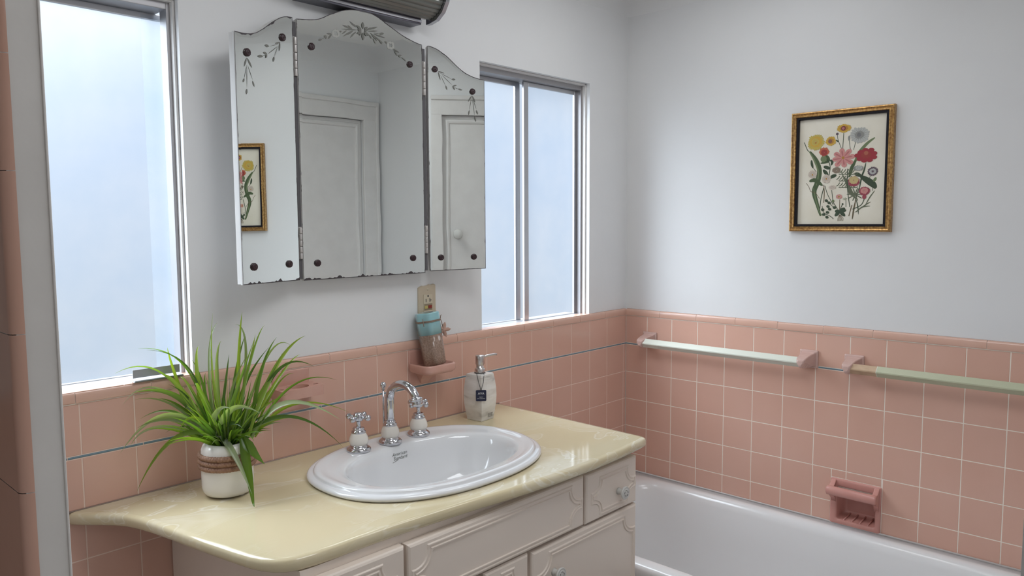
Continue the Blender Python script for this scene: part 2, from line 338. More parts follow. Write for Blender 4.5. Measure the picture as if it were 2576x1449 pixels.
BLADES = [[-17414,-1390,140,-17444,-984,1414,-17295,-768,2854,72],[-17542,-1250,141,-17402,-749,1863,-17089,-579,2607,72],[-17153,-1431,92,-17038,-1406,1892,-16938,-1438,2906,78],[-17259,-1631,175,-16891,-1457,2007,-16921,-1056,2583,65],[-17319,-1602,216,-16941,-1799,1925,-16720,-2000,2631,65],[-17621,-903,88,-17579,-494,1531,-17421,-293,2074,98],[-17476,-1373,199,-17430,-1141,1626,-17301,-1132,2263,78],[-17737,-747,91,-17952,-220,1453,-18104,-220,2112,72],[-17620,-1027,172,-17747,-283,1626,-18737,-220,2167,42],[-17735,-1184,193,-17699,-458,1544,-18560,-220,2113,46],[-17608,-828,131,-18202,-220,1523,-19225,-220,1693,65],[-17643,-1204,174,-17979,-616,1159,-18214,-249,1529,137],[-17564,-914,99,-18050,-550,1032,-18870,-220,1218,143],[-17579,-1199,162,-18290,-247,1204,-19100,-220,993,52],[-17747,-1181,201,-18243,-622,919,-18862,-220,1060,52],[-17810,-1194,186,-18220,-699,753,-18764,-220,616,65],[-17768,-1409,233,-18413,-713,728,-19192,-220,-33,111],[-17780,-1395,241,-18536,-615,468,-19015,-311,102,78],[-17755,-1420,255,-18292,-926,648,-18923,-504,510,117],[-17645,-1536,266,-18017,-1217,676,-18337,-1146,400,78],[-17719,-1457,266,-18385,-956,217,-19062,-672,-807,98],[-17574,-1239,188,-18005,-889,426,-18402,-645,319,39],[-17001,-1723,155,-16745,-1819,1549,-16454,-2029,2335,85],[-17130,-1904,234,-16440,-1965,1684,-15805,-2140,2304,104],[-17058,-1630,113,-16414,-2026,1430,-16017,-2257,1920,91],[-17234,-1719,203,-16543,-1727,1863,-15988,-1828,2064,52],[-16964,-1671,159,-16492,-2049,1574,-15937,-2667,1685,78],[-16947,-1674,82,-16535,-2040,1210,-16250,-2352,1530,46],[-16988,-1908,212,-16367,-2475,1294,-15725,-3222,1425,52],[-17007,-1817,137,-16493,-2429,927,-15787,-3411,585,117],[-16877,-1691,98,-16323,-2437,865,-15591,-3455,723,65],[-17127,-1661,180,-16471,-2553,641,-15850,-3561,35,78],[-17289,-1924,216,-17204,-2181,-51,-17123,-2533,-278,195],[-17299,-1913,217,-17345,-2264,-440,-17462,-2666,-1275,208],[-17622,-1560,277,-17500,-1988,-149,-17425,-2505,-862,124],[-17669,-1517,220,-17459,-1861,884,-17162,-2496,826,137],[-17775,-1403,220,-17718,-1666,821,-17635,-2118,965,117],[-17732,-1451,206,-17523,-1834,563,-17442,-2237,511,98],[-17479,-1720,218,-17495,-1890,364,-17483,-2193,511,98],[-17383,-1815,275,-17220,-2049,273,-17198,-2247,181,46],[-17422,-1540,181,-17101,-1335,1474,-16779,-1238,2358,72],[-17545,-1342,184,-17257,-1166,1281,-17061,-993,1911,59],[-17276,-1446,176,-16937,-1612,1615,-16774,-1679,2401,78],[-17472,-942,98,-17501,-569,1235,-17582,-220,1775,59],[-17282,-1516,181,-16990,-1491,1220,-16487,-1733,2083,78],[-17631,-1250,190,-17645,-1000,1064,-17586,-918,1556,78],[-17558,-1170,126,-17789,-620,1160,-17896,-309,1424,78],[-17503,-1388,203,-17267,-1559,1021,-16902,-1847,2305,98],[-17177,-1332,125,-16721,-1812,1159,-16391,-2141,1988,78],[-17565,-877,135,-17859,-754,935,-18247,-531,1350,59],[-17148,-1673,123,-16814,-1891,737,-16367,-2285,1074,59],[-17584,-952,104,-18009,-649,785,-18417,-389,1040,72],[-17529,-1459,203,-17823,-1122,1240,-17913,-1186,1327,85],[-17522,-950,72,-17560,-1082,934,-17680,-1115,1532,91],[-17173,-1475,143,-17324,-1470,954,-17055,-1865,2043,85]]
ART = [['r','dg',7,134,2708,236,2476,291,2404],['r','g',50,326,2401,544,2113,658,1764,600,1388,505,1080,622,662,737,297],['r','g2',16,290,2421,474,2117,626,1697,569,1286],['r','g2',12,483,1219,564,836,698,453,799,297],['r','dg',8,813,1209,737,867,698,453],['r','br',8,810,1312,835,1036,827,727],['r','dg',6,845,1276,957,965,1137,653],['r','g',40,337,1433,529,1460,776,1279],['r','dg',24,387,2122,408,1983,447,1860],['r','dg',5,446,1877,555,1734],['r','br',5,232,1384,324,1259,399,1101,540,1062,685,868],['r','g',34,730,2239,885,2196,924,2057,686,2002],['r','dg',8,923,2092,997,1884,971,1613,939,1546],['r','dg',26,991,2088,1060,2033,1030,1916],['r','dg',34,792,1894,896,1855,999,1816],['r','dg',34,778,1792,867,1686,938,1580],['r','dg',34,974,1510,1108,1573,1208,1602],['r','dg',6,1393,2918,1382,2635,1376,2401],['r','dg',5,1194,2900,1223,2713,1349,2403],['r','dg',14,1156,2718,1242,2645],['d','pu',1191,2900,43],['r','gy',22,1566,2821,1563,2738,1572,2654],['r','dg',5,1572,2654,1614,2369],['r','dg',5,1768,2623,1712,2362],['r','g2',30,2338,2702,2123,2548,1908,2300,1787,2042,1666,1783],['r','g',34,1787,2042,1666,1783,1609,1518],['r','dg',16,2096,1943,2055,1731,1983,1502,1917,1073],['r','dg',10,1913,1173,1828,808,1751,189],['r','br',12,1828,808,1773,508,1734,189],['r','dg',60,1949,1537,2162,1396,2341,1258,2418,1140],['r','dg',36,1769,1628,1867,1590,1982,1536],['r','g2',26,2338,1356,2383,1420,2412,1484],['r','dg',4,2297,1620,2208,1460],['r','dg',4,2316,1061,2325,1258],['r','g3',8,1206,1670,1265,1715,1303,1780],['r','g3',8,1274,1633,1341,1617,1400,1648],['r','g3',8,1300,1666,1358,1710,1396,1776],['r','g3',8,1367,1629,1434,1613,1493,1644],['r','g3',8,1393,1662,1451,1706,1489,1771],['r','g3',8,1460,1625,1527,1609,1585,1640],['r','g3',8,1486,1657,1544,1702,1581,1767],['r','g3',8,1553,1621,1619,1605,1677,1635],['r','g3',8,1578,1653,1636,1697,1673,1762],['r','g3',8,1645,1617,1711,1600,1768,1631],['r','g3',8,1670,1649,1727,1693,1764,1758],['r','g3',8,1736,1613,1802,1596,1859,1627],['r','g3',8,1212,1460,1271,1505,1309,1571],['r','g3',8,1281,1424,1348,1407,1407,1439],['r','g3',8,1306,1456,1365,1501,1403,1567],['r','g3',8,1374,1420,1441,1404,1500,1435],['r','g3',8,1400,1453,1458,1497,1495,1563],['r','g3',8,1467,1416,1534,1400,1592,1432],['r','g3',8,1493,1449,1550,1494,1588,1559],['r','g3',8,1560,1413,1626,1397,1684,1428],['r','g3',8,1585,1445,1643,1490,1680,1555],['r','g3',8,1652,1409,1718,1393,1775,1424],['r','g3',8,1677,1442,1734,1486,1771,1551],['r','g3',8,1743,1406,1809,1390,1866,1421],['r','g3',8,1219,1250,1278,1295,1316,1361],['r','g3',8,1287,1214,1355,1198,1413,1230],['r','g3',8,1313,1247,1372,1292,1409,1358],['r','g3',8,1381,1211,1448,1195,1506,1227],['r','g3',8,1406,1243,1465,1289,1502,1354],['r','g3',8,1474,1207,1540,1192,1599,1223],['r','g3',8,1499,1240,1557,1285,1595,1351],['r','g3',8,1566,1204,1633,1189,1691,1220],['r','g3',8,1592,1237,1649,1282,1686,1348],['r','g3',8,1658,1201,1724,1186,1782,1217],['r','g3',8,1684,1234,1741,1279,1778,1344],['r','g3',8,1750,1198,1816,1183,1873,1214],['r','g3',5,1338,1732,1481,1389,1626,981],['r','g3',5,1352,1704,1491,1389,1653,960],['r','g3',5,1366,1676,1501,1388,1680,939],['r','g3',5,1380,1649,1511,1388,1707,918],['r','g3',5,1394,1621,1521,1387,1734,898],['r','g3',5,1408,1594,1531,1387,1761,877],['r','g3',5,1423,1566,1541,1387,1787,856],['r','g3',5,1437,1539,1551,1386,1814,835],['r','g3',5,1451,1511,1561,1386,1841,815],['r','g3',10,1806,976,1952,972,2065,969],['r','g3',10,1806,976,1927,894,2020,843],['r','g3',10,1806,976,1855,848,1893,767],['r','g3',10,1806,976,1764,850,1731,771],['r','g3',10,1806,976,1689,901,1597,854],['r','g3',10,1806,976,1659,981,1544,985],['r','g3',10,1806,976,1686,1059,1592,1112],['r','g3',10,1806,976,1758,1105,1722,1186],['r','g3',10,1806,976,1849,1101,1883,1179],['r','g3',10,1806,976,1923,1050,2014,1095],['r','dg',7,1551,1788,1548,1353,1596,914,1656,577],['r','dg',10,1844,808,1901,573,1925,339],['r','br',8,1719,643,1676,476,1632,291],['r','dg',7,2085,836,1996,638,1740,508],['r','g3',10,2388,1075,2244,865,2124,636],['r','g3',9,2280,732,2124,636,1809,407],['r','g3',12,2269,600,2030,571,1841,406],['r','br',5,1333,819,1334,582,1327,480],['r','dg',5,1527,798,1534,579],['r','dg',5,1071,1132,1115,790],['r','dg',6,1117,756,1276,515],['r','dg',6,1421,665,1344,480],['r','dg',34,1345,453,1269,450,1194,448],['r','dg',34,1345,453,1296,416,1246,379],['r','dg',34,1345,453,1427,499,1508,545],['r','dg',34,1345,453,1445,465,1544,477],['r','dg',34,1345,453,1431,372,1517,291],['r','dg',34,1345,453,1272,373,1199,294],['r','dg',34,1345,453,1379,423,1413,394],['r','dg',34,1345,453,1346,415,1347,378],['r','br',4,1348,344,1301,242,1294,140],['r','br',4,1348,344,1335,242,1328,140],['r','br',4,1348,344,1368,242,1361,140],['r','br',4,1348,344,1402,241,1395,139],['r','br',4,1348,344,1452,241,1445,139],['r','dg',26,863,816,911,794,966,780],['r','dg',26,920,626,968,605,1023,590],['r','dg',26,974,539,1022,518,1077,504],['r','dg',26,1125,588,1173,567,1228,553],['r','dg',26,908,437,957,416,1012,402],['r','dg',26,790,369,839,348,894,334],['r','dg',26,896,282,945,261,1000,247],['r','dg',26,751,525,800,504,855,489],['r','dg',26,950,746,999,724,1054,709],['r','dg',5,928,794,1069,654,1174,550],['r','dg',5,779,625,837,417,1046,295,1150,209],['p','y',1395,3061,227,139,22,36,15,0],['p','y2',1395,3061,140,85,22,20,20,15],['d','dr',1381,3062,73],['d','pk',1375,3062,43],['p','gy2',1884,2822,307,254,18,46,15,0],['p','gy',1884,2822,153,127,14,40,20,20],['d','gy3',1865,2824,66],['p','y3',520,2684,281,260,26,30,15,0],['p','y',513,2698,207,190,22,26,15,10],['p','y3',499,2699,133,127,16,24,10,20],['d','y2',514,2670,30],['p','y',996,2690,167,158,13,40,15,0],['p','y2',996,2690,100,95,13,18,30,10],['d','br2',979,2684,60],['r','g2',60,782,2236,785,2133,788,2031],['p','or',795,2365,167,146,18,34,15,0],['p','re',796,2337,113,108,14,34,10,20],['p','pk2',1398,2132,374,311,8,88,10,15],['p','pk3',1398,2132,307,254,8,30,20,15],['d','y2',1398,2138,46],['p','re2',2098,2173,347,241,9,118,0,30],['p','re',2097,2189,167,114,9,100,0,10],['d','or2',2095,2248,66],['p','wh',436,1653,147,139,15,24,15,0],['d','y2',436,1643,26],['p','wh',890,1497,153,146,15,24,15,0],['d','y2',890,1497,26],['p','wh',1085,1217,127,69,11,28,15,0],['p','wh',1314,911,100,76,12,34,15,0],['p','pk2',1314,911,100,76,12,12,50,0],['d','y2',1307,912,30],['p','g2',1499,839,80,44,9,40,15,0],['d','g2',1126,783,40],['d','dg',1431,675,30],['p','br3',1203,1755,133,101,13,30,15,0],['p','gy',1877,1789,160,88,14,40,15,0],['p','gy2',1892,1798,113,69,11,40,20,20],['p','pu',2311,1669,160,146,14,44,15,0],['p','gy2',2311,1669,107,95,11,44,20,20],['d','pu',2311,1669,33],['p','re3',1751,1379,187,171,20,30,15,0],['p','y4',1749,1419,153,127,18,30,10,10],['p','re3',2084,1068,173,146,18,34,15,0],['p','pk2',2084,1081,120,101,14,30,10,10],['r','re3',36,2097,968,2084,886,2070,820]]
# ------------------------------------------------------------------ setting
YW = 0.006; XW = 0.006           # painted plaster planes, 6 mm behind the tile faces
ZC = 1.365; ZF = -0.92
def slab_with_holes(mb, u0, u1, z0, z1, holes, put):
    us = sorted({u0, u1, *[h[0] for h in holes], *[h[1] for h in holes]}); zs = sorted({z0, z1, *[h[2] for h in holes], *[h[3] for h in holes]})
    inside = lambda u, z: any(h[0] < u < h[1] and h[2] < z < h[3] for h in holes)
    for d in (0, 1):
        for i in range(len(us) - 1):
            for j in range(len(zs) - 1):
                if inside((us[i] + us[i + 1]) / 2, (zs[j] + zs[j + 1]) / 2): continue
                q = [put(us[i], zs[j], d), put(us[i + 1], zs[j], d), put(us[i + 1], zs[j + 1], d), put(us[i], zs[j + 1], d)]
                mb.add(q, [(0, 1, 2, 3)] if d == 0 else [(3, 2, 1, 0)])
    for a0, a1, b0, b1 in holes + [(u0, u1, z0, z1)]:
        c = [(a0, b0), (a1, b0), (a1, b1), (a0, b1)]
        for k in range(4):
            p, q = c[k], c[(k + 1) % 4]
            mb.add([put(*p, 0), put(*q, 0), put(*q, 1), put(*p, 1)], [(0, 1, 2, 3)])
WX0, WX1 = -2.27, -1.7425        # window beside the partition
VX0, VX1 = -0.80, -0.2345        # window beside the bath
WZ0, WZ1 = 0.134, 0.986
mb = MB(); slab_with_holes(mb, -3.4, 0.15, ZF, 1.5, [(WX0, WX1, WZ0, WZ1), (VX0, VX1, WZ0, WZ1)], lambda u, z, d: (u, YW + 0.072 * d, z))
wall_back = mb.build('wall_back', WHITE, kind='structure', fixn=False)
NICHE = (-0.9690, -0.8270, -0.505, -0.395)
mb = MB(); slab_with_holes(mb, -3.6, 0.006, ZF, 1.5, [NICHE], lambda u, z, d: (XW + 0.13 * d, u, z))
wall_right = mb.build('wall_right', WHITE, kind='structure', fixn=False)
def simple(name, a, b, m): mb = MB(); mb.box(a, b); return mb.build(name, m, kind='structure')
simple('wall_left', (-3.45, -3.6, ZF), (-3.35, 0.0, 1.5), WHITE)
simple('wall_rear', (-3.4, -3.7, ZF), (0.1, -3.6, 1.5), WHITE)
simple('floor', (-3.45, -3.7, ZF - 0.1), (0.14, 0.1, ZF), FLOORM)
simple('ceiling', (-3.45, -3.7, ZC), (0.14, 0.14, ZC + 0.1), CEIL)
YB = -1.654
mb = MB(); cr = .10; prof = [(cr * (1 - math.sin(a)), cr * (1 - math.cos(a))) for a in [PI / 2 * k / 8 for k in range(9)]]   # rounded plaster cove
loop = [(-3.35, YW), (XW, YW), (XW, YB), (-1.99, YB)]
mb.rings([[(-3.35, YW - b, ZC - a), (XW - b, YW - b, ZC - a), (XW - b, YB + b, ZC - a), (-1.99, YB + b, ZC - a)] for b, a in prof], 0, False, False, True, closed=False)
mb.build('trim_2', WHITE, kind='structure', fixn=False)
DX0, DX1, DZ = -0.905, -0.10, 1.01        # closed door seen in the mirror
mb = MB(); slab_with_holes(mb, -1.99, 0.006, ZF, 1.5, [(DX0, DX1, ZF + .002, DZ)], lambda u, z, d: (u, YB - 0.10 * d, z))
mb.build('wall_front', WHITE, kind='structure')

# closed panelled door in the front wall (seen in the mirror)
mb = MB(); mb.box((DX0 + .003, YB - .05, ZF + .008), (DX1 - .003, YB - .012, DZ - .003))
door = mb.build('door_1', TRIM, kind='structure')
mb = MB()
for a, b in (((DX0 - .075, YB, ZF), (DX0 + .002, YB + .016, DZ + .08)), ((DX1 - .002, YB, ZF), (DX1 + .078, YB + .016, DZ + .08)), ((DX0 - .075, YB, DZ - .002), (DX1 + .078, YB + .017, DZ + .08))): mb.box(a, b, .005)
for a, b in (((DX0 - .09, YB, ZF), (DX0 - .07, YB + .024, DZ + .095)), ((DX1 + .07, YB, ZF), (DX1 + .09, YB + .024, DZ + .095)), ((DX0 - .09, YB, DZ + .072), (DX1 + .09, YB + .025, DZ + .095))): mb.box(a, b, .006)
mb.build('casing', TRIM, door)
mb = MB(); sweep(mb, [(DX0 + .03, YB - .012, ZF + .2), (DX1 - .03, YB - .012, ZF + .2), (DX1 - .03, YB - .012, DZ - .03), (DX0 + .03, YB - .012, DZ - .03)], (0, 1, 0), [(-.012, 0), (-.008, .006), (0, .009), (.008, .006), (.012, 0)], True); mb.build('panel_moulding', TRIM, door)
mb = MB(); mb.lathe([(.012, 0), (.010, .02), (.012, .028), (.022, .034), (.024, .042), (.020, .048), (.016, .047), (.014, .049), (.001, .049)], (-.83, YB - .012, .423), (0, 1, 0)); mb.build('door_knob', KNOB, door)

# ---------------- glazed tiles
def tile(mb, u0, u1, v0, v1, put, mi=0, h=.006):
    g = .0011; u0 += g; u1 -= g; v0 += g; v1 -= g
    if u1 - u0 < .003: return
    t = [random.uniform(-.00012, .00012) for _ in range(4)]
    rs = []
    for ins, d in ((0, -.004), (0, -.0008), (.0004, -.0002), (.0012, 0)):
        q = [(u0 + ins, v0 + ins), (u1 - ins, v0 + ins), (u1 - ins, v1 - ins), (u0 + ins, v1 - ins)]
        rs.append([put(a, b, d + (t[k] if d > -.001 else 0)) for k, (a, b) in enumerate(q)])
    mb.rings(rs, mi, False, True, False)
back_put = lambda u, z, d: (u, -d, z)          # u = x on the window wall
right_put = lambda u, z, d: (-d, u, z)         # u = y on the long wall
TL = .0061; Z1 = T + TL / 2
rows = [(TL / 2, Z1)] + [(-TL / 2 - T * (k + 1), -TL / 2 - T * k) for k in range(8)]
xb = [0.0, -.0168] + [-.0168 - T * k for k in range(1, 31)]
skip_back = [(-1.0, .003)]
mb = MB()
for (a, b) in rows:
    for i in range(len(xb) - 1):
        hi, lo = xb[i], xb[i + 1]
        if a > 0 and i == 0: continue
        if a > 0 and i == 1: hi = 0.0
        if a > 0 and i in (10, 14): continue            # square backplates of the two holders sit here
        tile(mb, lo, hi, max(a, ZF), b, back_put)
mb.build('wall_tiles', PINK, wall_back)
mb = MB(); mb.box((-3.35, .0005, ZF), (0.0, .0065, Z1 + .003)); mb.build('grout', GROUT2, wall_back)
yr = [0.0] + [-.09866 - T * k for k in range(0, 30)]
mb = MB(); SD = (-.9770, -.8180, -.5135, -.3580)
for (a, b) in rows:
    for i in range(len(yr) - 1):
        hi, lo = yr[i], yr[i + 1]
        if lo < YB - .02: continue
        pieces = [(lo, hi, max(a, ZF), b)]
        out = []
        for (l, h_, c, d) in pieces:        # cut round the soap dish
            if h_ <= SD[0] or l >= SD[1] or d <= SD[2] or c >= SD[3]: out.append((l, h_, c, d)); continue
            if l < SD[0]: out.append((l, SD[0], c, d))
            if h_ > SD[1]: out.append((SD[1], h_, c, d))
            m0, m1 = max(l, SD[0]), min(h_, SD[1])
            if d > SD[3]: out.append((m0, m1, SD[3], d))
            if c < SD[2]: out.append((m0, m1, c, SD[2]))
        for q in out:
            if q[1] - q[0] > .006 and q[3] - q[2] > .006: tile(mb, *q, right_put)
mb.build('wall_tiles', PINK, wall_right)
mb = MB(); slab_with_holes(mb, YB, 0.0, ZF, Z1 + .003, [NICHE], lambda u, z, d: (.0005 + .0055 * d, u, z)); mb.build('grout', GROUT, wall_right)
# slate blue liner strips
def liner(put, start, step, lo, hi, wall):
    mb = MB(); p = start
    while p > lo:
        a, b = max(lo, p - step), min(hi, p)
        if b - a > .004:
            g = .001; rs = []
            for ins, d in ((0, -.004), (0, -.0008), (.0008, 0.0003), (.0019, .0007)):
                rs.append([put(a + g, -.0026 + ins, d), put(b - g, -.0026 + ins, d), put(b - g, .0026 - ins, d), put(a + g, .0026 - ins, d)])
            mb.rings(rs, 0, False, True, False)
        p -= step
    mb.build('blue_liner', BLUE, wall)
liner(back_put, .1222, .1527, -3.35, 0, wall_back); liner(right_put, 0.0025, .1535, YB, 0, wall_right)
# bullnose cap course
capprof = [(.004, .1133), (-.0012, .1135), (-.0026, .1142), (-.0032, .1160), (-.0034, .1260), (-.0030, .1315), (-.0018, .1355), (.0004, .1380), (.0060, .1395)]
def caps(put, start, step, lo, hi, wall):
    mb = MB(); p = start
    while p > lo:
        a, b = max(lo, p - step) + .0008, min(hi, p) - .0008
        if b - a > .006:
            dz = random.uniform(-.0006, .0006)
            mb.rings([[put(u, z + dz, -d) for d, z in capprof] for u in (a, a + .0001, b - .0001, b)], 0, True, True, True, closed=True)
        p -= step
    o = mb.build('cap_tiles', PINK2, wall)
caps(back_put, .0105, .1543, -3.35, 0, wall_back); caps(right_put, -.0015, .1553, YB, 0, wall_right)
mb = MB(); mb.box((-3.35, -.0016, .1126), (0, .006, .1355)); mb.box((-.0016, YB, .1126), (.0055, 0, .1355)); mb.build('cap_joints', GROUT, wall_back)

# partition with white end trim between the doorway and the basin
PX0, PX1, PY = -2.3105, -2.2750, -.885
mb = MB(); mb.box((PX0 - .0, PY, ZF), (PX1, 0.0, ZC)); mb.box((PX0 - .0045, PY + .012, ZF), (PX0, 0.0, ZC)); part = mb.build('wall_partition', TRIM, kind='structure')
mb = MB(); mb.box((PX1 - .0018, PY - .0015, ZF), (PX1 + .0008, PY + .012, ZC), .0012); mb.build('trim_1', TRIM, kind='structure')
mb = MB()
# partition tiles, taller trim pieces below, square ones above
zc = .381; zs = [zc - .157 * 8, zc - .157 * 7, zc - .157 * 6, zc - .157 * 5, zc - .157 * 4, zc - .157 * 3, zc - .157 * 2, zc - .157, zc, zc + .157, zc + .157 + .1095, zc + .157 + .1095 * 2, zc + .157 + .1095 * 3, zc + .157 + .1095 * 4, zc + .157 + .1095 * 5, zc + .157 + .1095 * 6]
for a, b in zip(zs[:-1], zs[1:]):
    rs = []
    g = .0004
    for k in range(7):                         # bullnose edge turning into the end trim
        an = k / 6 * PI / 2
        rs.append([(PX0 + .003 - .012 * math.cos(an) * 1.0 + .004, PY + .008 - .010 * math.sin(an), z) for z in (a + g, a + g + .001, b - g - .001, b - g)])
    rs = [[(PX0 - .006, PY + .25, z) for z in (a + g, a + g + .001, b - g - .001, b - g)]] + rs
    mb.rings(rs, 0, False, False, True, closed=False)
mb.build('wall_tiles', PINK, part)

# ---------------- windows (aluminium sliders with obscured glass)
def bars(mb, x0, x1, z0, z1, y0, y1, wl, wr, wb, wt, bev=.002):
    mb.box((x0, y0, z0), (x0 + wl, y1, z1), bev); mb.box((x1 - wr, y0, z0), (x1, y1, z1), bev)
    mb.box((x0 + wl, y0, z0), (x1 - wr, y1, z0 + wb), bev); mb.box((x0 + wl, y0, z1 - wt), (x1 - wr, y1, z1), bev)
def window(name, x0, x1, sashes, jamb):
    mb = MB(); mb.box((x0, .036, WZ0), (x0 + .014, .112, WZ1 - .001), .002); mb.box((x1 - .014, .036, WZ0), (x1, jamb, WZ1 - .001), .002); mb.box((x0 + .013, .036, WZ1 - .023), (x1 - .013, .112, WZ1 - .001), .002); mb.box((x0 + .013, .036, WZ0), (x1 - .013, .112, WZ0 + .004))
    wnd = mb.build(name, ALUD, kind='structure')
    mb = MB(); mb.box((x0 + .003, .024, WZ1 - .007), (x1 - .003, .040, WZ1 - .0005), .001); mb.box((x0 + .0005, .022, WZ0 + .003), (x0 + .006, .040, WZ1 - .003), .001); mb.box((x1 - .006, .022, WZ0 + .003), (x1 - .0005, .040, WZ1 - .003), .001); mb.build('stop_bead', TRIM, wnd)
    mb = MB()
    n = int((x1 - x0) / .155) + 1
    for k in range(n):
        a, b = x1 - .155 * k, max(x0, x1 - .155 * (k + 1))
        if a - b > .01: mb.box((b + .0007, -.001, .1300), (a - .0007, .040, .1385), .0015)
    mb.build('sill_tiles', PINK2, wnd)
    for (a, b, y, wl, wr, m) in sashes:
        mb = MB(); bars(mb, a, b, WZ0 + .001, WZ1 - .024, y - .0045, y + .0045, wl, wr, .005, .014)
        s = mb.build('sash', m, wnd)
        mb = MB(); mb.box((a + wl - .003, y - .002, WZ0 + .004), (b - wr + .003, y + .002, WZ1 - .034)); mb.build('pane', GLASS, s)
    return wnd
w1 = window('window_1', WX0, WX1, [(-2.258, -1.722, .094, .02, .022, ALU)], .071)
w2 = window('window_2', VX0, VX1, [(-.785, -.525, .092, .02, .024, ALU), (-.5405, -.2455, .060, .024, .0165, ALU)], .071)
mb = MB(); mb.box((-.5425, .0535, WZ0 + .01), (-.5375, .0565, WZ1 - .03)); mb.build('meeting_stile', ALU, w2)
mb = MB(); mb.box((-1.792, .086, WZ0 + .01), (-1.750, .0865, WZ1 - .03)); mb.build('weather_strip', GLASS, w1)
mb = MB(); mb.box((-1.876, .006, .147), (-1.773, .0085, .1655), .0006); mb.box((-1.879, -.008, .1395), (-1.770, .0085, .1415), .0006); mb.box((-1.877, -.008, .1395), (-1.771, -.0065, .1435), .0005); mb.build('sash_track', ALU, w1)
# ------------------------------------------------------------------ vanity cabinet
CX0, CX1 = -1.812, -.768
CFY = -.548                                    # face frame plane
vc = thing('vanity_cabinet', (-1.29, -.27, ZF), 'white painted bathroom vanity cabinet under the cream countertop, with scalloped panel mouldings', 'cabinet')
mb = MB(); mb.box((CX0, CFY, ZF + .09), (CX0 + .018, -.004, -.1385)); mb.box((CX1 - .018, CFY, ZF + .09), (CX1, -.004, -.1385)); mb.box((CX0 + .018, CFY, ZF + .09), (CX1 - .018, CFY + .016, -.1385)); mb.box((CX0 + .018, CFY + .016, ZF + .09), (CX1 - .018, -.004, ZF + .108))
mb.box((CX0 + .02, CFY + .07, ZF), (CX1 - .02, -.01, ZF + .09)); mb.build('carcass', CAB, vc)
def ornate(x0, x1, z0, z1, r_):
    """closed path with concave scalloped corners and small steps"""
    p = []; st = .006
    for (cx, cz, a0) in ((x0, z0, 0), (x1, z0, PI / 2), (x1, z1, PI), (x0, z1, 3 * PI / 2)):
        ar = [(cx + r_ * math.cos(a), cz + r_ * math.sin(a)) for a in [a0 + PI / 2 - PI / 2 * k / 7 for k in range(8)]]
        sx = 1 if cx == x0 else -1; sz = 1 if cz == z0 else -1
        first, last = ar[0], ar[-1]
        # step out along the side the arc starts from / ends on
        def stepped(q):
            on_v = abs(q[0] - cx) < 1e-6
            return (q[0], q[1] + sz * st) if on_v else (q[0] + sx * st, q[1])
        p += [stepped(first)] + [(q[0] + sx * st * .9, q[1] + sz * st * .9) if 0 < k < 7 else ((q[0] + sx * st * .9, q[1] + sz * st) if abs(q[0] - cx) < 1e-6 else (q[0] + sx * st, q[1] + sz * st * .9)) for k, q in enumerate(ar)] + [stepped(last)]
    return p
FY = CFY - .022
PROF = [(-.0075, 0), (-.0062, .0035), (-.0040, .0036), (-.0022, .0006), (.0006, .0006), (.0026, .0030), (.0050, .0030), (.0075, 0)]
def front(name, x0, x1, z0, z1, ins, r_, knob=None):
    mb = MB()
    y1, b = CFY - .0005, .007
    rs = []
    for inx, y in ((0, y1), (0, FY + .006), (.002, FY + .0025), (.006, FY)):
        rs.append([(x0 + inx, y, z0 + inx), (x1 - inx, y, z0 + inx), (x1 - inx, y, z1 - inx), (x0 + inx, y, z1 - inx)])
    mb.rings(rs, 0, True, True, False)
    d = mb.build(name, CAB, vc)
    mb = MB(); path = [(x, FY + .0004, z) for x, z in ornate(x0 + ins[0], x1 - ins[1], z0 + ins[2], z1 - ins[3], r_)]
    sweep(mb, path, (0, -1, 0), PROF, True); mb.build('panel_moulding', CAB, d)
    if knob:
        mb = MB(); k = knob
        mb.lathe([(.010, 0), (.0085, .004), (.0075, .012), (.009, .015), (.0155, .018), (.0175, .021), (.0175, .0235), (.0158, .0255), (.0145, .0247), (.0125, .0247), (.0115, .0256), (.0001, .0262)], (k[0], FY, k[1]), (0, -1, 0))
        kn = mb.build('knob', KNOB, d)
        mb = MB()
        for i in range(5):
            a = 2 * PI * i / 5 + .3
            mb.tube([(k[0] + .0078 * math.cos(a + t), FY - .0262, k[1] + .0078 * math.sin(a + t)) for t in (-.38, -.13, .13, .38)], .0008, 6)
        mb.build('knob_mark', mat('grey_paint_lines', (.16, .15, .14), .6), kn)
    return d
front('drawer_front', -1.581, -1.0075, -.289, -.158, (.014, .014, .013, .019), .036)
front('drawer', -.9990, -.7705, -.291, -.160, (.026, .013, .017, .024), .030, (-.858, -.2385))
front('drawer', -1.8075, -1.589, -.289, -.156, (.014, .026, .017, .024), .030, (-1.72, -.236))
front('door', -1.2075, -.7705, ZF + .11, -.2965, (.020, .014, .02, .022), .040, (-1.128, -.370))
front('drawer', -1.366, -1.2205, -.56, -.2925, (.020, .020, .02, .022), .030)
front('drawer', -1.366, -1.2205, ZF + .11, -.567, (.020, .020, .02, .022), .030)
front('door', -1.8075, -1.3730, ZF + .11, -.2955, (.014, .020, .02, .022), .040, (-1.45, -.370))

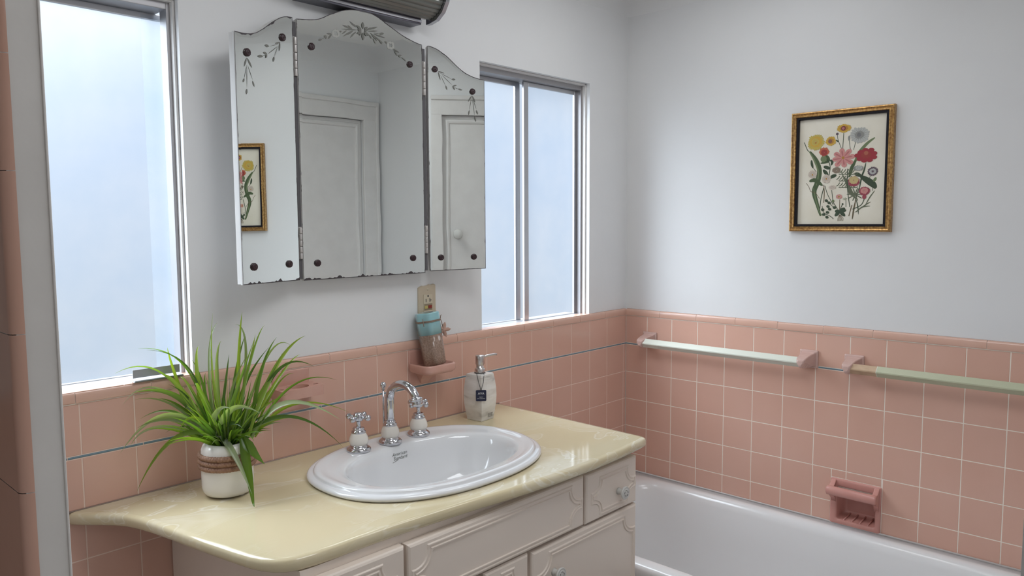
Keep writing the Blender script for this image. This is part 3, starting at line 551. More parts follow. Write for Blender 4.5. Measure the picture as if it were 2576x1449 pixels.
# ------------------------------------------------------------------ countertop
ZT = -.113
outl = [(-2.0215, -.001), (-2.0205, -.010), (-2.005, -.030), (-1.982, -.056), (-1.962, -.080), (-1.947, -.105), (-1.934, -.142), (-1.924, -.184), (-1.913, -.244), (-1.903, -.306), (-1.894, -.355), (-1.885, -.403), (-1.878, -.440), (-1.871, -.472),
        (-1.862, -.498), (-1.850, -.520), (-1.834, -.536), (-1.812, -.547), (-1.78, -.552), (-1.735, -.554), (-1.69, -.554), (-1.60, -.557), (-1.50, -.565), (-1.40, -.575), (-1.28, -.590), (-1.15, -.600), (-1.00, -.603), (-.88, -.598), (-.78, -.590), (-.752, -.586), (-.742, -.580), (-.737, -.570), (-.735, -.555), (-.733, -.42), (-.731, -.28), (-.728, -.14), (-.727, -.010), (-.727, -.001)]
def offset(p, d, pin=False):
    n = len(p); out = []
    for i in range(n):
        a = Vector(p[i]) - Vector(p[i - 1]); b = Vector(p[(i + 1) % n]) - Vector(p[i])
        a.normalize(); b.normalize(); t = (a + b).normalized(); nn = Vector((-t.y, t.x)); k = 1 / max(.6, math.sqrt(max(.3, (1 + a.dot(b)) / 2)))
        q = Vector(p[i]) + nn * d * k
        if pin and p[i][1] > -.002: q = Vector((p[i][0] + (d if i == 0 else -d if i == n - 1 else 0), p[i][1]))
        out.append((q.x, q.y))
    return out
def sup(n, a, b, cx, cy, N_=96, e=2.0):
    return [(cx + a * math.copysign(abs(math.cos(t)) ** (2 / e), math.cos(t)), cy + b * math.copysign(abs(math.sin(t)) ** (2 / e), math.sin(t))) for t in [2 * PI * i / N_ for i in range(N_)]]
SX, SY = -1.290, -.300
ct = thing('countertop', (-1.35, -.3, ZT - .025), 'cream swirled onyx-look countertop with a curved left tail, on the white vanity', 'countertop')
mb = MB(); prof = [(.014, ZT - .0250), (.0045, ZT - .0245), (.0012, ZT - .0215), (0, ZT - .0160), (.0002, ZT - .0090), (.0018, ZT - .0040), (.0055, ZT - .0010), (.0140, ZT)]
mb.rings([[(x, y, z) for x, y in offset(outl, d, True)] for d, z in prof], 0, False, False, True)
for z_ in (ZT, ZT - .025): fill_holes(mb, [offset(outl, .014, True), sup(0, .270, .195, SX, SY, 64, 2.3)], z_)
mb.rings([[(x, y, z) for x, y in sup(0, .270, .195, SX, SY, 64, 2.3)] for z in (ZT, ZT - .025)], 0, False, False, True)
mb.build('slab', ONYX, ct)
mb = MB(); mb.tube([(-2.02, -.0015, ZT + .0005), (-.73, -.0015, ZT + .0005)], .0018, 8); mb.build('caulk_line', CAULK, ct)

# ------------------------------------------------------------------ drop-in basin
bs = thing('sink', (SX, SY, ZT), 'white oval drop-in porcelain basin with a stepped rim set in the cream countertop', 'sink')
BY = -.322
R = [(.292, .216, SX, SY, ZT + .0005, 2.3), (.304, .228, SX, SY, ZT + .0010, 2.3), (.3085, .2325, SX, SY, ZT + .006, 2.3), (.3080, .2320, SX, SY, ZT + .010, 2.3), (.3045, .2285, SX, SY, ZT + .0135, 2.3), (.299, .223, SX, SY, ZT + .0150, 2.3),
     (.295, .219, SX, SY, ZT + .0148, 2.3), (.2935, .2175, SX, SY, ZT + .0155, 2.3), (.2925, .2165, SX, SY, ZT + .0195, 2.3), (.290, .214, SX, SY, ZT + .0220, 2.3), (.285, .209, SX, SY, ZT + .0228, 2.3), (.277, .201, SX, SY, ZT + .0222, 2.28), (.270, .195, SX, SY - .002, ZT + .0195, 2.25), (.262, .188, SX, SY - .006, ZT + .0185, 2.2),
     (.250, .169, SX, BY + .010, ZT + .0180, 2.2), (.242, .1585, SX, BY + .002, ZT + .0165, 2.2), (.236, .1525, SX, BY, ZT + .0125, 2.2), (.231, .148, SX, BY, ZT + .0040, 2.2), (.226, .144, SX, BY, ZT - .012, 2.2), (.216, .136, SX, BY, ZT - .040, 2.2), (.200, .124, SX, BY, ZT - .075, 2.15), (.172, .104, SX, BY, ZT - .105, 2.1), (.130, .078, SX, BY, ZT - .124, 2.0), (.07, .045, SX, BY, ZT - .133, 2.0), (.022, .022, SX, BY, ZT - .135, 2.0)]
mb = MB(); mb.rings([[(x, y, z) for x, y in sup(0, a, b, cx, cy, 96, e_)] for a, b, cx, cy, z, e_ in R], 0, False, True, True)
bowl = mb.build('basin', PORC, bs)
bvh = BVHTree.FromPolygons([Vector(v) for v in mb.v], mb.f)
mb = MB(); mb.lathe([(.0215, -.001), (.0215, .002), (.016, .003), (.014, -.002), (.0001, -.002)], (SX, BY, ZT - .1345)); mb.build('drain', CHROME, bs)
def text_mesh(body, size, shear=0.0, align='CENTER'):
    c = bpy.data.curves.new('lettering', 'FONT'); c.body = body; c.size = size; c.shear = shear; c.align_x = align; c.align_y = 'CENTER'; c.resolution_u = 3; c.space_line = .85
    o = bpy.data.objects.new('lettering', c); col.objects.link(o)
    bpy.context.view_layer.update()
    me = bpy.data.meshes.new_from_object(o.evaluated_get(bpy.context.evaluated_depsgraph_get()))
    vs = [v.co.copy() for v in me.vertices]; fs = [list(p.vertices) for p in me.polygons]
    bpy.data.objects.remove(o); bpy.data.curves.remove(c); bpy.data.meshes.remove(me)
    return vs, fs
vs, fs = text_mesh('American\nStandard', .0125, .35)
mb = MB(); pv = []
for v in vs:
    o = Vector((SX + .002 + v.x, -.28, ZT - .0105 + v.y * .95)); h = bvh.ray_cast(o, Vector((0, 1, 0)))
    pv.append(tuple((h[0] if h[0] else o) + Vector((0, -.0004, .0002))))
mb.add(pv, fs)
mb.tube([tuple(bvh.ray_cast(Vector((SX - .024 + .006 * k, -.28, ZT - .0235 + .0012 * k)), Vector((0, 1, 0)))[0] + Vector((0, -.0003, 0))) for k in range(4)], .0005, 5)
mb.build('maker_lettering', mat('grey_green_print', (.10, .11, .10), .5), bs, fixn=False)

# ------------------------------------------------------------------ taps
ZR = ZT + .0185
def base_parts(root, x, y, spout=False):
    mb = MB(); mb.lathe([(.0300, -.001), (.0312, .002), (.0305, .006), (.026, .0095), (.0225, .0105), (.0215, .0135), (.0212, .016), (.010, .016)], (x, y, ZR)); mb.build('flange', CHROME, root)
    mb = MB(); mb.lathe([(.0212, .0155), (.0236, .021), (.0245, .0265), (.0238, .032), (.0218, .038), (.0190, .0435), (.0176, .0465)], (x, y, ZR)); mb.build('porcelain_sleeve', CERA, root)
    mb = MB(); mb.lathe([(.0178, .0455), (.0186, .048), (.0180, .0515), (.0150, .0535), (.0145, .056), (.0155, .0575), (.0135, .0600), (.0115, .0605)], (x, y, ZR)); mb.build('collar', CHROME, root)
def handle(x, y, rot, label):
    t = thing('tap', (x, y, ZR), label, 'tap', 'cross-handled taps on the basin'); base_parts(t, x, y)
    mb = MB(); mb.lathe([(.0065, .058), (.0055, .064), (.0055, .076), (.009, .079)], (x, y, ZR)); mb.build('stem', CHROME, t)
    mb = MB(); mb.lathe([(.008, .076), (.0125, .079), (.0135, .083), (.0135, .091), (.0115, .095), (.0105, .097), (.0085, .0985), (.0001, .0995)], (x, y, ZR), n=24)
    for k in range(4):
        a = rot + k * PI / 2; d = Vector((math.cos(a), math.sin(a), 0)); c = Vector((x, y, ZR + .0865))
        mb.lathe([(.0052, .011), (.0042, .016), (.0046, .020), (.0072, .0235), (.0080, .0275), (.0072, .0315), (.0045, .0340), (.0001, .0348)], c, d, 16)
    mb.build('cross_handle', CHROME, t); return t
handle(-1.388, -.139, .42, 'chrome cross-handle tap with cream porcelain sleeve, left of the spout')
handle(-1.190, -.139, .15, 'chrome cross-handle tap with cream porcelain sleeve, behind the spout outlet')
fx, fy = -1.290, -.142
sp = thing('spout', (fx, fy, ZR), 'tall chrome gooseneck spout on a cream porcelain sleeve at the middle of the basin', 'spout'); base_parts(sp, fx, fy)
path = [(fx, fy, ZR + .058 + .056 * k / 6) for k in range(7)]
cy, cz, rr = fy - .058, ZR + .114, .058
rr = .0575
path += [(fx, fy - rr + rr * math.cos(a), ZR + .102 + .012 + rr * math.sin(a) * .86) for a in [PI * k / 22 for k in range(1, 20)]]
mb = MB(); rad = [.0118] * 7 + [.0115 - .0012 * k / 19 for k in range(19)]
mb.tube(path, rad, 20); mb.build('gooseneck', CHROME, sp)
e0 = Vector(path[-1]); ed = (Vector(path[-1]) - Vector(path[-2])).normalized(); ed = (ed + Vector((0, 0, -1.2))).normalized()
mb = MB(); mb.lathe([(.0112, -.004), (.0158, .0), (.0165, .0025), (.0150, .0055), (.0130, .007), (.0138, .009), (.0138, .0175), (.0120, .019), (.0100, .019), (.0098, .012), (.0001, .012)], e0, ed, 24); mb.build('aerator', CHROME, sp)
mb = MB(); ky = fy + .021
mb.tube([(fx - .004, ky, ZR + .02), (fx - .004, ky, ZR + .142)], .0028, 10); mb.lathe([(.0001, .137), (.0045, .1385), (.005, .141), (.0035, .143), (.0062, .1455), (.0082, .150), (.0078, .155), (.0045, .159), (.0001, .160)], (fx - .004, ky, ZR), n=20); mb.build('drain_lift_knob', CHROME, sp)

# ------------------------------------------------------------------ soap dispenser
sx_, sy_ = -.909, -.0945
sd = thing('soap_dispenser', (sx_, sy_, ZT), 'grey-veined marble soap dispenser with steel pump and navy tag, behind the basin', 'soap dispenser')
def sq(h, z, rot=-.12, bow=.004, n=6, c=(sx_, sy_)):
    out = []
    cr = [(-h, -h), (h, -h), (h, h), (-h, h)]
    for k in range(4):
        a, b = Vector(cr[k]), Vector(cr[(k + 1) % 4])
        nn = Vector(((b - a).y, -(b - a).x)).normalized()
        for i in range(n):
            t = i / n; p = a + (b - a) * t + nn * bow * 4 * t * (1 - t)
            out.append((c[0] + p.x * math.cos(rot) - p.y * math.sin(rot), c[1] + p.x * math.sin(rot) + p.y * math.cos(rot), z))
    return out
mb = MB()
R_ = [(.0270, .0, 0), (.0282, .0012, .001), (.0315, .025, .0020), (.0345, .050, .003), (.0355, .072, .003), (.0348, .095, .003), (.0322, .120, .0020), (.0290, .1395, .001), (.0280, .1408, .001), (.0262, .1415, .0005)]
mb.rings([sq(h, ZT + z, .10, bo) for h, z, bo in R_], 0, True, True, False); mb.build('body', MARBLE, sd)
mb = MB(); zt = ZT + .1412
mb.lathe([(.0155, 0), (.0158, .001), (.0158, .0135), (.0150, .0145), (.0115, .0148), (.0115, .0215), (.0108, .022), (.0108, .0262), (.0135, .0268), (.0138, .0275), (.0138, .0525), (.0128, .0542), (.0001, .0550)], (sx_, sy_, zt)); 
mb.build('pump_head', STEEL, sd)
mb = MB(); mb.tube([(sx_ + .008, sy_ - .001, zt + .0485), (sx_ + .03, sy_ - .006, zt + .0505), (sx_ + .052, sy_ - .011, zt + .0515), (sx_ + .060, sy_ - .013, zt + .0505)], [.0042, .0038, .0033, .0030], 12); mb.build('nozzle', STEEL, sd)
# swing tag on a loop of cord, facing the room from the near corner
td = Vector((-.66, -.75, 0)).normalized(); tx = Vector((-td.y, td.x, 0)); tx = -tx if tx.x < 0 else tx
near = Vector((sx_, sy_, 0)) + td * .0520
tc0 = near + Vector((0, 0, ZT + .083))
mb = MB(); hw, hh = .0155, .0168
q = [(-hw + .002, -hh), (hw - .002, -hh), (hw, -hh + .002), (hw, hh - .002), (hw - .002, hh), (-hw + .002, hh), (-hw, hh - .002), (-hw, -hh + .002)]
mb.poly([tc0 + tx * a + Vector((0, 0, b)) for a, b in q], -td, .0008)
tg = mb.build('swing_tag', NAVY, sd)
mb = MB()
def lay(vs, fs, c, ax, az, nrm, lift): mb.add([tuple(c + ax * v.x + az * v.y + nrm * lift) for v in vs], fs)
for body, size, dz in (('AVA', .0098, .0062), ('PREMIUM', .0026, -.0046), ('BATH ACCESSORIES', .0026, -.0092), ('- - - - - -', .0018, -.0130)):
    vs, fs = text_mesh(body, size); lay(vs, fs, tc0 + Vector((0, 0, dz)), tx, Vector((0, 0, 1)), td, .0004)
mb.build('tag_lettering', PRINTW, tg, fixn=False)
mb = MB(); top = Vector((sx_, sy_, zt + .003))
for s_ in (-1, 1):
    pts = [top + td * .015 + tx * s_ * .0105, top + td * .030 + tx * s_ * .0105 - Vector((0, 0, .004)), near + tx * s_ * .007 + Vector((0, 0, ZT + .1225)) + td * .001, near + tx * s_ * .003 + Vector((0, 0, ZT + .109)), tc0 + Vector((0, 0, hh - .002)) + td * .0006]
    mb.tube([tuple(p) for p in pts], .0009, 6)
mb.lathe([(.0163, .001), (.0170, .002), (.0163, .003)], (sx_, sy_, zt)); mb.build('tag_cord', BLACK, sd)
# printed mark low on the right-hand front face
fc = Vector((sx_, sy_, 0)); rot = .10
ex = Vector((math.cos(rot), math.sin(rot), 0)); ny = Vector((math.sin(rot), -math.cos(rot), 0))
mc = fc + ny * .0318 + ex * .008 + Vector((0, 0, ZT + .0155))
az = (Vector((0, 0, 1)) + ny * .135).normalized()
mb = MB(); vs, fs = text_mesh('AVA', .0088); lay(vs, fs, mc, ex, az, ny, .0006)
for a, b in (((-.0105, -.0058), (.0105, -.0048)), ((-.0105, .0048), (.0105, .0058)), ((-.0105, -.0058), (-.0095, .0058)), ((.0095, -.0058), (.0105, .0058))):
    mb.add([tuple(mc + ex * x + az * z + ny * .0006) for x, z in ((a[0], a[1]), (b[0], a[1]), (b[0], b[1]), (a[0], b[1]))], [(0, 1, 2, 3)])
mb.build('body_lettering', BLACK, sd, fixn=False)
# ------------------------------------------------------------------ bath
def rrect(x0, x1, y0, y1, r_, z, n=8):
    p = []
    for cx, cy, a0 in ((x1 - r_, y1 - r_, 0), (x0 + r_, y1 - r_, PI / 2), (x0 + r_, y0 + r_, PI), (x1 - r_, y0 + r_, 3 * PI / 2)):
        p += [(cx + r_ * math.cos(a0 + PI / 2 * k / n), cy + r_ * math.sin(a0 + PI / 2 * k / n), z) for k in range(n + 1)]
    return p
bt = thing('bathtub', (-.35, -.8, ZF), 'white enamelled bathtub set along the pink tiled wall', 'bathtub')
X0, X1, Y0, Y1, ZB = -.704, -.0025, YB + .003, -.0025, -.5105
mb = MB(); A_ = lambda i, z, r_: rrect(X0 + i, X1 - i * .05, Y0 + i * .05, Y1 - i * .05, r_, z)
I_ = lambda i, z, r_: rrect(-.641 + i * .9, -.063 - i, -1.50 + i * 1.6, -.085 - i * 1.5, r_, z)
rs = [A_(.02, ZF + .002, .012), A_(.02, ZB - .075, .012), A_(.004, ZB - .058, .012), A_(0, ZB - .045, .012), A_(0, ZB - .014, .014), A_(.003, ZB - .005, .016), A_(.010, ZB, .02),
      rrect(-.662, -.043, -1.53, -.06, .09, ZB + .0005), I_(-.012, ZB - .001, .12), I_(-.004, ZB - .005, .125), I_(.004, ZB - .014, .13), I_(.010, ZB - .030, .13), I_(.022, ZB - .12, .14), I_(.040, ZB - .26, .15), I_(.060, ZB - .33, .15), I_(.095, ZB - .365, .14), I_(.15, ZB - .375, .10)]
mb.rings(rs, 0, True, True, True); mb.build('shell', TUBM, bt)
mb = MB(); mb.tube([(-.004, YB + .01, ZB + .0015), (-.004, -.004, ZB + .0015), (X0 + .09, -.004, ZB + .0015)], .0035, 8); mb.build('caulk_bead', mat('white_caulk', (.72, .68, .66), .5), bt)

# ------------------------------------------------------------------ recessed soap dish with grab lip
ds = thing('soap_dish', (0, -.897, -.513), 'rose ceramic recessed soap dish with grab bar, above the bath rim', 'soap dish')
ya, yb, za, zb = -.9760, -.8190, -.513, -.3590
oa, ob, oc, od = -.9595, -.8405, -.4935, -.384
mb = MB()
def yz(a0, a1, b0, b1, r_, x, n=5): return [(x, p[0], p[1]) for p in rrect(a0, a1, b0, b1, r_, 0, n)]
mb.rings([yz(ya, yb, za, zb, .004, .003), yz(ya, yb, za, zb, .004, -.004), yz(ya + .002, yb - .002, za + .002, zb - .002, .004, -.0065), yz(ya + .006, yb - .006, za + .006, zb - .006, .004, -.0075),
          yz(oa - .006, ob + .006, oc - .006, od + .006, .010, -.0075), yz(oa - .001, ob + .001, oc - .001, od + .001, .008, -.006), yz(oa, ob, oc, od, .007, -.002), yz(oa + .002, ob - .002, oc + .002, od - .002, .007, .05), yz(oa + .012, ob - .012, oc + .012, od - .012, .007, .060)], 0, False, True, True)
mb.build('niche', PINKS, ds)
mb = MB()
sec = [(-.030, -.3795), (-.039, -.3755), (-.047, -.3760), (-.053, -.3810), (-.0555, -.3890), (-.0545, -.3970), (-.049, -.4035), (-.040, -.4050), (-.034, -.4010), (-.030, -.3930)]
ends = [.0, .002, .006]
def lip(y, k): 
    cx, cz = -.043, -.390
    return [(cx + (x - cx) * k, y, cz + (z - cz) * k) for x, z in sec]
mb.rings([lip(ya + .001, .75), lip(ya + .003, .93), lip(ya + .007, 1), lip(yb - .007, 1), lip(yb - .003, .93), lip(yb - .001, .75)], 0, True, True, True)
for s0, s1 in ((ya + .0035, ya + .019), (yb - .019, yb - .0035)):
    prof = [(-.002, -.3605), (-.010, -.3640), (-.020, -.3745), (-.030, -.3790), (-.042, -.3760), (-.050, -.392), (-.044, -.404), (-.030, -.409), (-.016, -.420), (-.002, -.445)]
    mb.rings([[(x, y, z) for x, z in prof] for y in (s0, s0 + .003, s1 - .003, s1)], 0, True, True, True)
mb.build('grab_lip', PINKS, ds)
mb = MB()
for k in range(4):
    y = ob - .024 - k * .0245
    mb.tube([(-.004, y, oc + .0015), (.03, y, oc + .004), (.056, y, oc + .006)], .0026, 8)
mb.build('draining_ribs', PINKS, ds)

# ------------------------------------------------------------------ towel bars
BXc, BZc, BH = -.058, .0205, .0165
def post(parent, yc, m=PINKG):
    mb = MB(); mb.rings([yz(yc - .0305, yc + .0305, -.004, .0555, .003, .002), yz(yc - .0305, yc + .0305, -.004, .0555, .003, -.004), yz(yc - .0285, yc + .0285, -.002, .0535, .003, -.0065), yz(yc - .025, yc + .025, .000, .0500, .003, -.0075)], 0, True, True, True)
    pl = mb.build('wall_plate', m, parent)
    mb = MB()
    def sect(x, hw, z0, z1, cz): return [(x, yc - hw, cz), (x, yc - hw, z1 - .002), (x, yc - hw + .002, z1), (x, yc + hw - .002, z1), (x, yc + hw, z1 - .002), (x, yc + hw, cz), (x, yc + hw * .35, z0), (x, yc - hw * .35, z0)]
    mb.rings([sect(-.006, .0245, .001, .050, .006), sect(-.016, .022, .000, .0465, .006), sect(-.030, .0195, -.001, .0445, .006), sect(-.044, .0178, .000, .0420, .012), sect(-.058, .0165, .001, .0385, .020), sect(-.070, .0150, .005, .034, .022), sect(-.076, .012, .009, .0305, .021), sect(-.078, .008, .013, .027, .0205)], 0, True, True, False)
    mb.build('bracket', m, parent)
def diamond(mb, ys, mi=0, h=BH, zc=BZc):
    b = .0018
    mb.rings([[(BXc - h, y, zc - b), (BXc - h, y, zc + b), (BXc - b, y, zc + h), (BXc + b, y, zc + h), (BXc + h, y, zc + b), (BXc + h, y, zc - b), (BXc + b, y, zc - h), (BXc - b, y, zc - h)] for y in ys], mi, True, True, False)
tb = thing('towel_bar', (0, -.42, 0), 'cream square towel bar between grey-pink ceramic brackets, nearer the window corner', 'towel bar', 'towel bars on the tiled wall')
mb = MB(); diamond(mb, [-.1200, -.7300]); mb.build('bar', BARW, tb); post(tb, -.1135); post(tb, -.7345)
tb2 = thing('towel_bar', (0, -1.15, 0), 'sage green towel bar with a bare wood end, above the recessed soap dish', 'towel bar', 'towel bars on the tiled wall')
mb = MB(); diamond(mb, [-.9690, -1.440], 0); mb.build('bar', BARG, tb2)
mb = MB(); diamond(mb, [-.8850, -.9680], 0, BH - .0008); mb.build('bare_end', WOOD, tb2, 'bare wood end of the bar')
mb = MB(); diamond(mb, [-.9677, -.9692], 0, BH + .0004); mb.build('paint_edge', BARW, tb2)
post(tb2, -.8800); post(tb2, -1.452)

# ------------------------------------------------------------------ framed botanical print
pf = thing('framed_print', (0, -.815, .45), 'botanical flower print in an aged gilt frame on the white wall above the bath', 'picture')
fa, fb, fc_, fd = -.9755, -.6575, .4480, .8345
mb = MB(); pth = [(XW - .0005, fa, fc_), (XW - .0005, fb, fc_), (XW - .0005, fb, fd), (XW - .0005, fa, fd)]
sweep(mb, pth, (-1, 0, 0), [(0, 0), (0, .016), (.0015, .0195), (.004, .0205), (.0065, .018), (.009, .0165), (.0115, .0180), (.0145, .0185), (.0165, .0155), (.0168, .005)][::1], True)
o = mb.build('gilt_frame', GOLD, pf)
lo = [min(v[i] for v in mb.v) for i in range(3)]; hi = [max(v[i] for v in mb.v) for i in range(3)]
IN = .0160
mb = MB(); g0, g1, g2, g3 = fa + IN, fb - IN, fc_ + IN, fd - IN
sweep(mb, [(XW - .001, g0, g2), (XW - .001, g1, g2), (XW - .001, g1, g3), (XW - .001, g0, g3)], (-1, 0, 0), [(-.001, 0), (-.001, .0135), (.001, .0145), (.0065, .0145), (.0078, .013), (.0080, .004)], True); mb.build('black_slip', BLKF, pf)
ACOL = {'dg': (.035, .055, .028), 'g': (.055, .085, .035), 'g2': (.13, .17, .08), 'g3': (.10, .115, .07), 'br': (.12, .085, .045), 'br2': (.18, .08, .06), 'br3': (.20, .15, .11), 'pu': (.10, .07, .085), 'gy': (.22, .22, .20), 'gy2': (.38, .385, .36), 'gy3': (.15, .15, .15),
        'y': (.50, .31, .045), 'y2': (.36, .17, .03), 'y3': (.44, .35, .08), 'y4': (.45, .35, .16), 'dr': (.14, .025, .03), 'pk': (.38, .14, .14), 'pk2': (.50, .22, .20), 'pk3': (.36, .12, .12), 'or': (.42, .10, .05), 'or2': (.34, .10, .06), 're': (.26, .035, .03), 're2': (.27, .022, .032), 're3': (.26, .045, .065), 'wh': (.50, .43, .36)}
keys = list(ACOL); amats = [mat('aged_paper', (.80, .755, .645), .6, noise=(9, (.68, .62, .49), .6))] + [mat('print_ink_' + str(i + 1), tuple(c * 1.2 for c in ACOL[k]), .6) for i, k in enumerate(keys)]
mb = MB(); Y0p, Z0p, XP = -.6834, .4680, XW - .0055
mb.box((XP, fa + .02, fc_ + .02), (XP + .003, fb - .02, fd - .02))
lift = [0]
def P2(u, v): return (XP - .00004 * lift[0] - .0001, Y0p - u, Z0p + v)
def ribbon(pts, w, mi):
    pts = [Vector(p) for p in pts]; n = len(pts)
    dense = []
    for i in range(n - 1):
        a = pts[max(0, i - 1)]; b = pts[i]; c = pts[i + 1]; d = pts[min(n - 1, i + 2)]
        for k in range(5):
            t = k / 5; dense.append(.5 * ((2 * b) + (c - a) * t + (2 * a - 5 * b + 4 * c - d) * t * t + (3 * b - a - 3 * c + d) * t ** 3))
    dense.append(pts[-1]); m_ = len(dense); L = []; Rr = []
    for i, p in enumerate(dense):
        d = dense[min(i + 1, m_ - 1)] - dense[max(i - 1, 0)]; d.normalize(); s_ = Vector((-d.y, d.x)); t = i / (m_ - 1)
        ww = w / 2 * (math.sin(PI * min(1, max(.0, .06 + t * .9))) ** .7 if w > .003 else 1)
        L.append(p + s_ * ww); Rr.append(p - s_ * ww)
    vs = [P2(*p) for p in L] + [P2(*p) for p in Rr]
    mb.add(vs, [(i, i + 1, m_ + i + 1, m_ + i) for i in range(m_ - 1)], mi)
for a in ART:
    lift[0] += .12; mi = 1 + keys.index(a[1])
    if a[0] == 'r':
        c = [x * 1e-4 for x in a[3:]]; ribbon(list(zip(c[0::2], c[1::2])), a[2] * .000335, mi)
    elif a[0] == 'd':
        u, v, r_ = [x * 1e-4 for x in a[2:]]; mb.add([P2(u + r_ * math.cos(k * PI / 8), v + r_ * math.sin(k * PI / 8)) for k in range(16)], [list(range(16))], mi)
    else:
        u, v, rx, ry = [x * 1e-4 for x in a[2:6]]; n, wd, inn, ro = a[6:]
        for k in range(n):
            an = 2 * PI * k / n + ro * .01; wv = PI / n * (.95 if n > 10 else wd * .0068)
            lift[0] += .012; js = random.uniform(.9, 1.06)
            pts = []
            for t, ww in ((inn * .01, .25), (.45, .8), (.75, 1.0), (.92, .75), (1.0, .15)):
                pts.append((t * js, ww * wv))
            pl = [(t, w_) for t, w_ in pts] + [(t, -w_) for t, w_ in pts[::-1]]
            mb.add([P2(u + rx * (t * math.cos(an) - w_ * math.sin(an)), v + ry * (t * math.sin(an) + w_ * math.cos(an))) for t, w_ in pl], [list(range(10))], mi)
            if a[1] in ('y', 'y3', 'gy2', 'wh', 'pk2') and n > 6:   # a darker pencil line down each petal
                mj = 1 + keys.index({'y': 'y2', 'y3': 'y2', 'gy2': 'gy3', 'wh': 'br3', 'pk2': 'pk3'}[a[1]]); lift[0] += .004
                w_ = .16 * wv
                mb.add([P2(u + rx * (t * math.cos(an) - q * math.sin(an)), v + ry * (t * math.sin(an) + q * math.cos(an))) for t, q in ((.3, -w_), (.9, 0), (.3, w_))], [(0, 1, 2)], mj)
mb.build('botanical_print', amats, pf, fixn=False)

# ------------------------------------------------------------------ tri-fold mirror
tm = thing('mirror', (-1.267, 0, .338), 'old frameless three-panel dressing mirror with scalloped top and dark rosettes, over the basin', 'mirror')
YM = -.036
def frame_of(kind):
    if kind == 'c': return lambda s, z, d=0: (s, YM - d, z)
    sg = -1 if kind == 'l' else 1
    an = math.radians(20.3 if kind == 'l' else 19); hx = -1.4785 if kind == 'l' else -1.0545
    ex, ey = sg * math.cos(an), -math.sin(an); nx, ny = -sg * math.sin(an), -math.cos(an)
    return lambda s, z, d=0: (hx + ex * s + nx * d, YM + ey * s + ny * d, z)
def dense(p, step=.006):
    out = []
    for i in range(len(p)):
        a = Vector(p[i]); b = Vector(p[(i + 1) % len(p)]); n = max(1, int((b - a).length / step))
        out += [tuple(a + (b - a) * k / n) for k in range(n)]
    return out
def smooth_top(t):
    p = [Vector((a * 1e-4, b * 1e-4)) for a, b in t]; out = []
    for i in range(len(p) - 1):
        a = p[max(0, i - 1)]; b = p[i]; c = p[i + 1]; d = p[min(len(p) - 1, i + 2)]
        out += [tuple(.5 * ((2 * b) + (c - a) * k + (2 * a - 5 * b + 4 * c - d) * k * k + (3 * b - a - 3 * c + d) * k ** 3)) for k in (0, .5)]
    return out + [tuple(p[-1])]
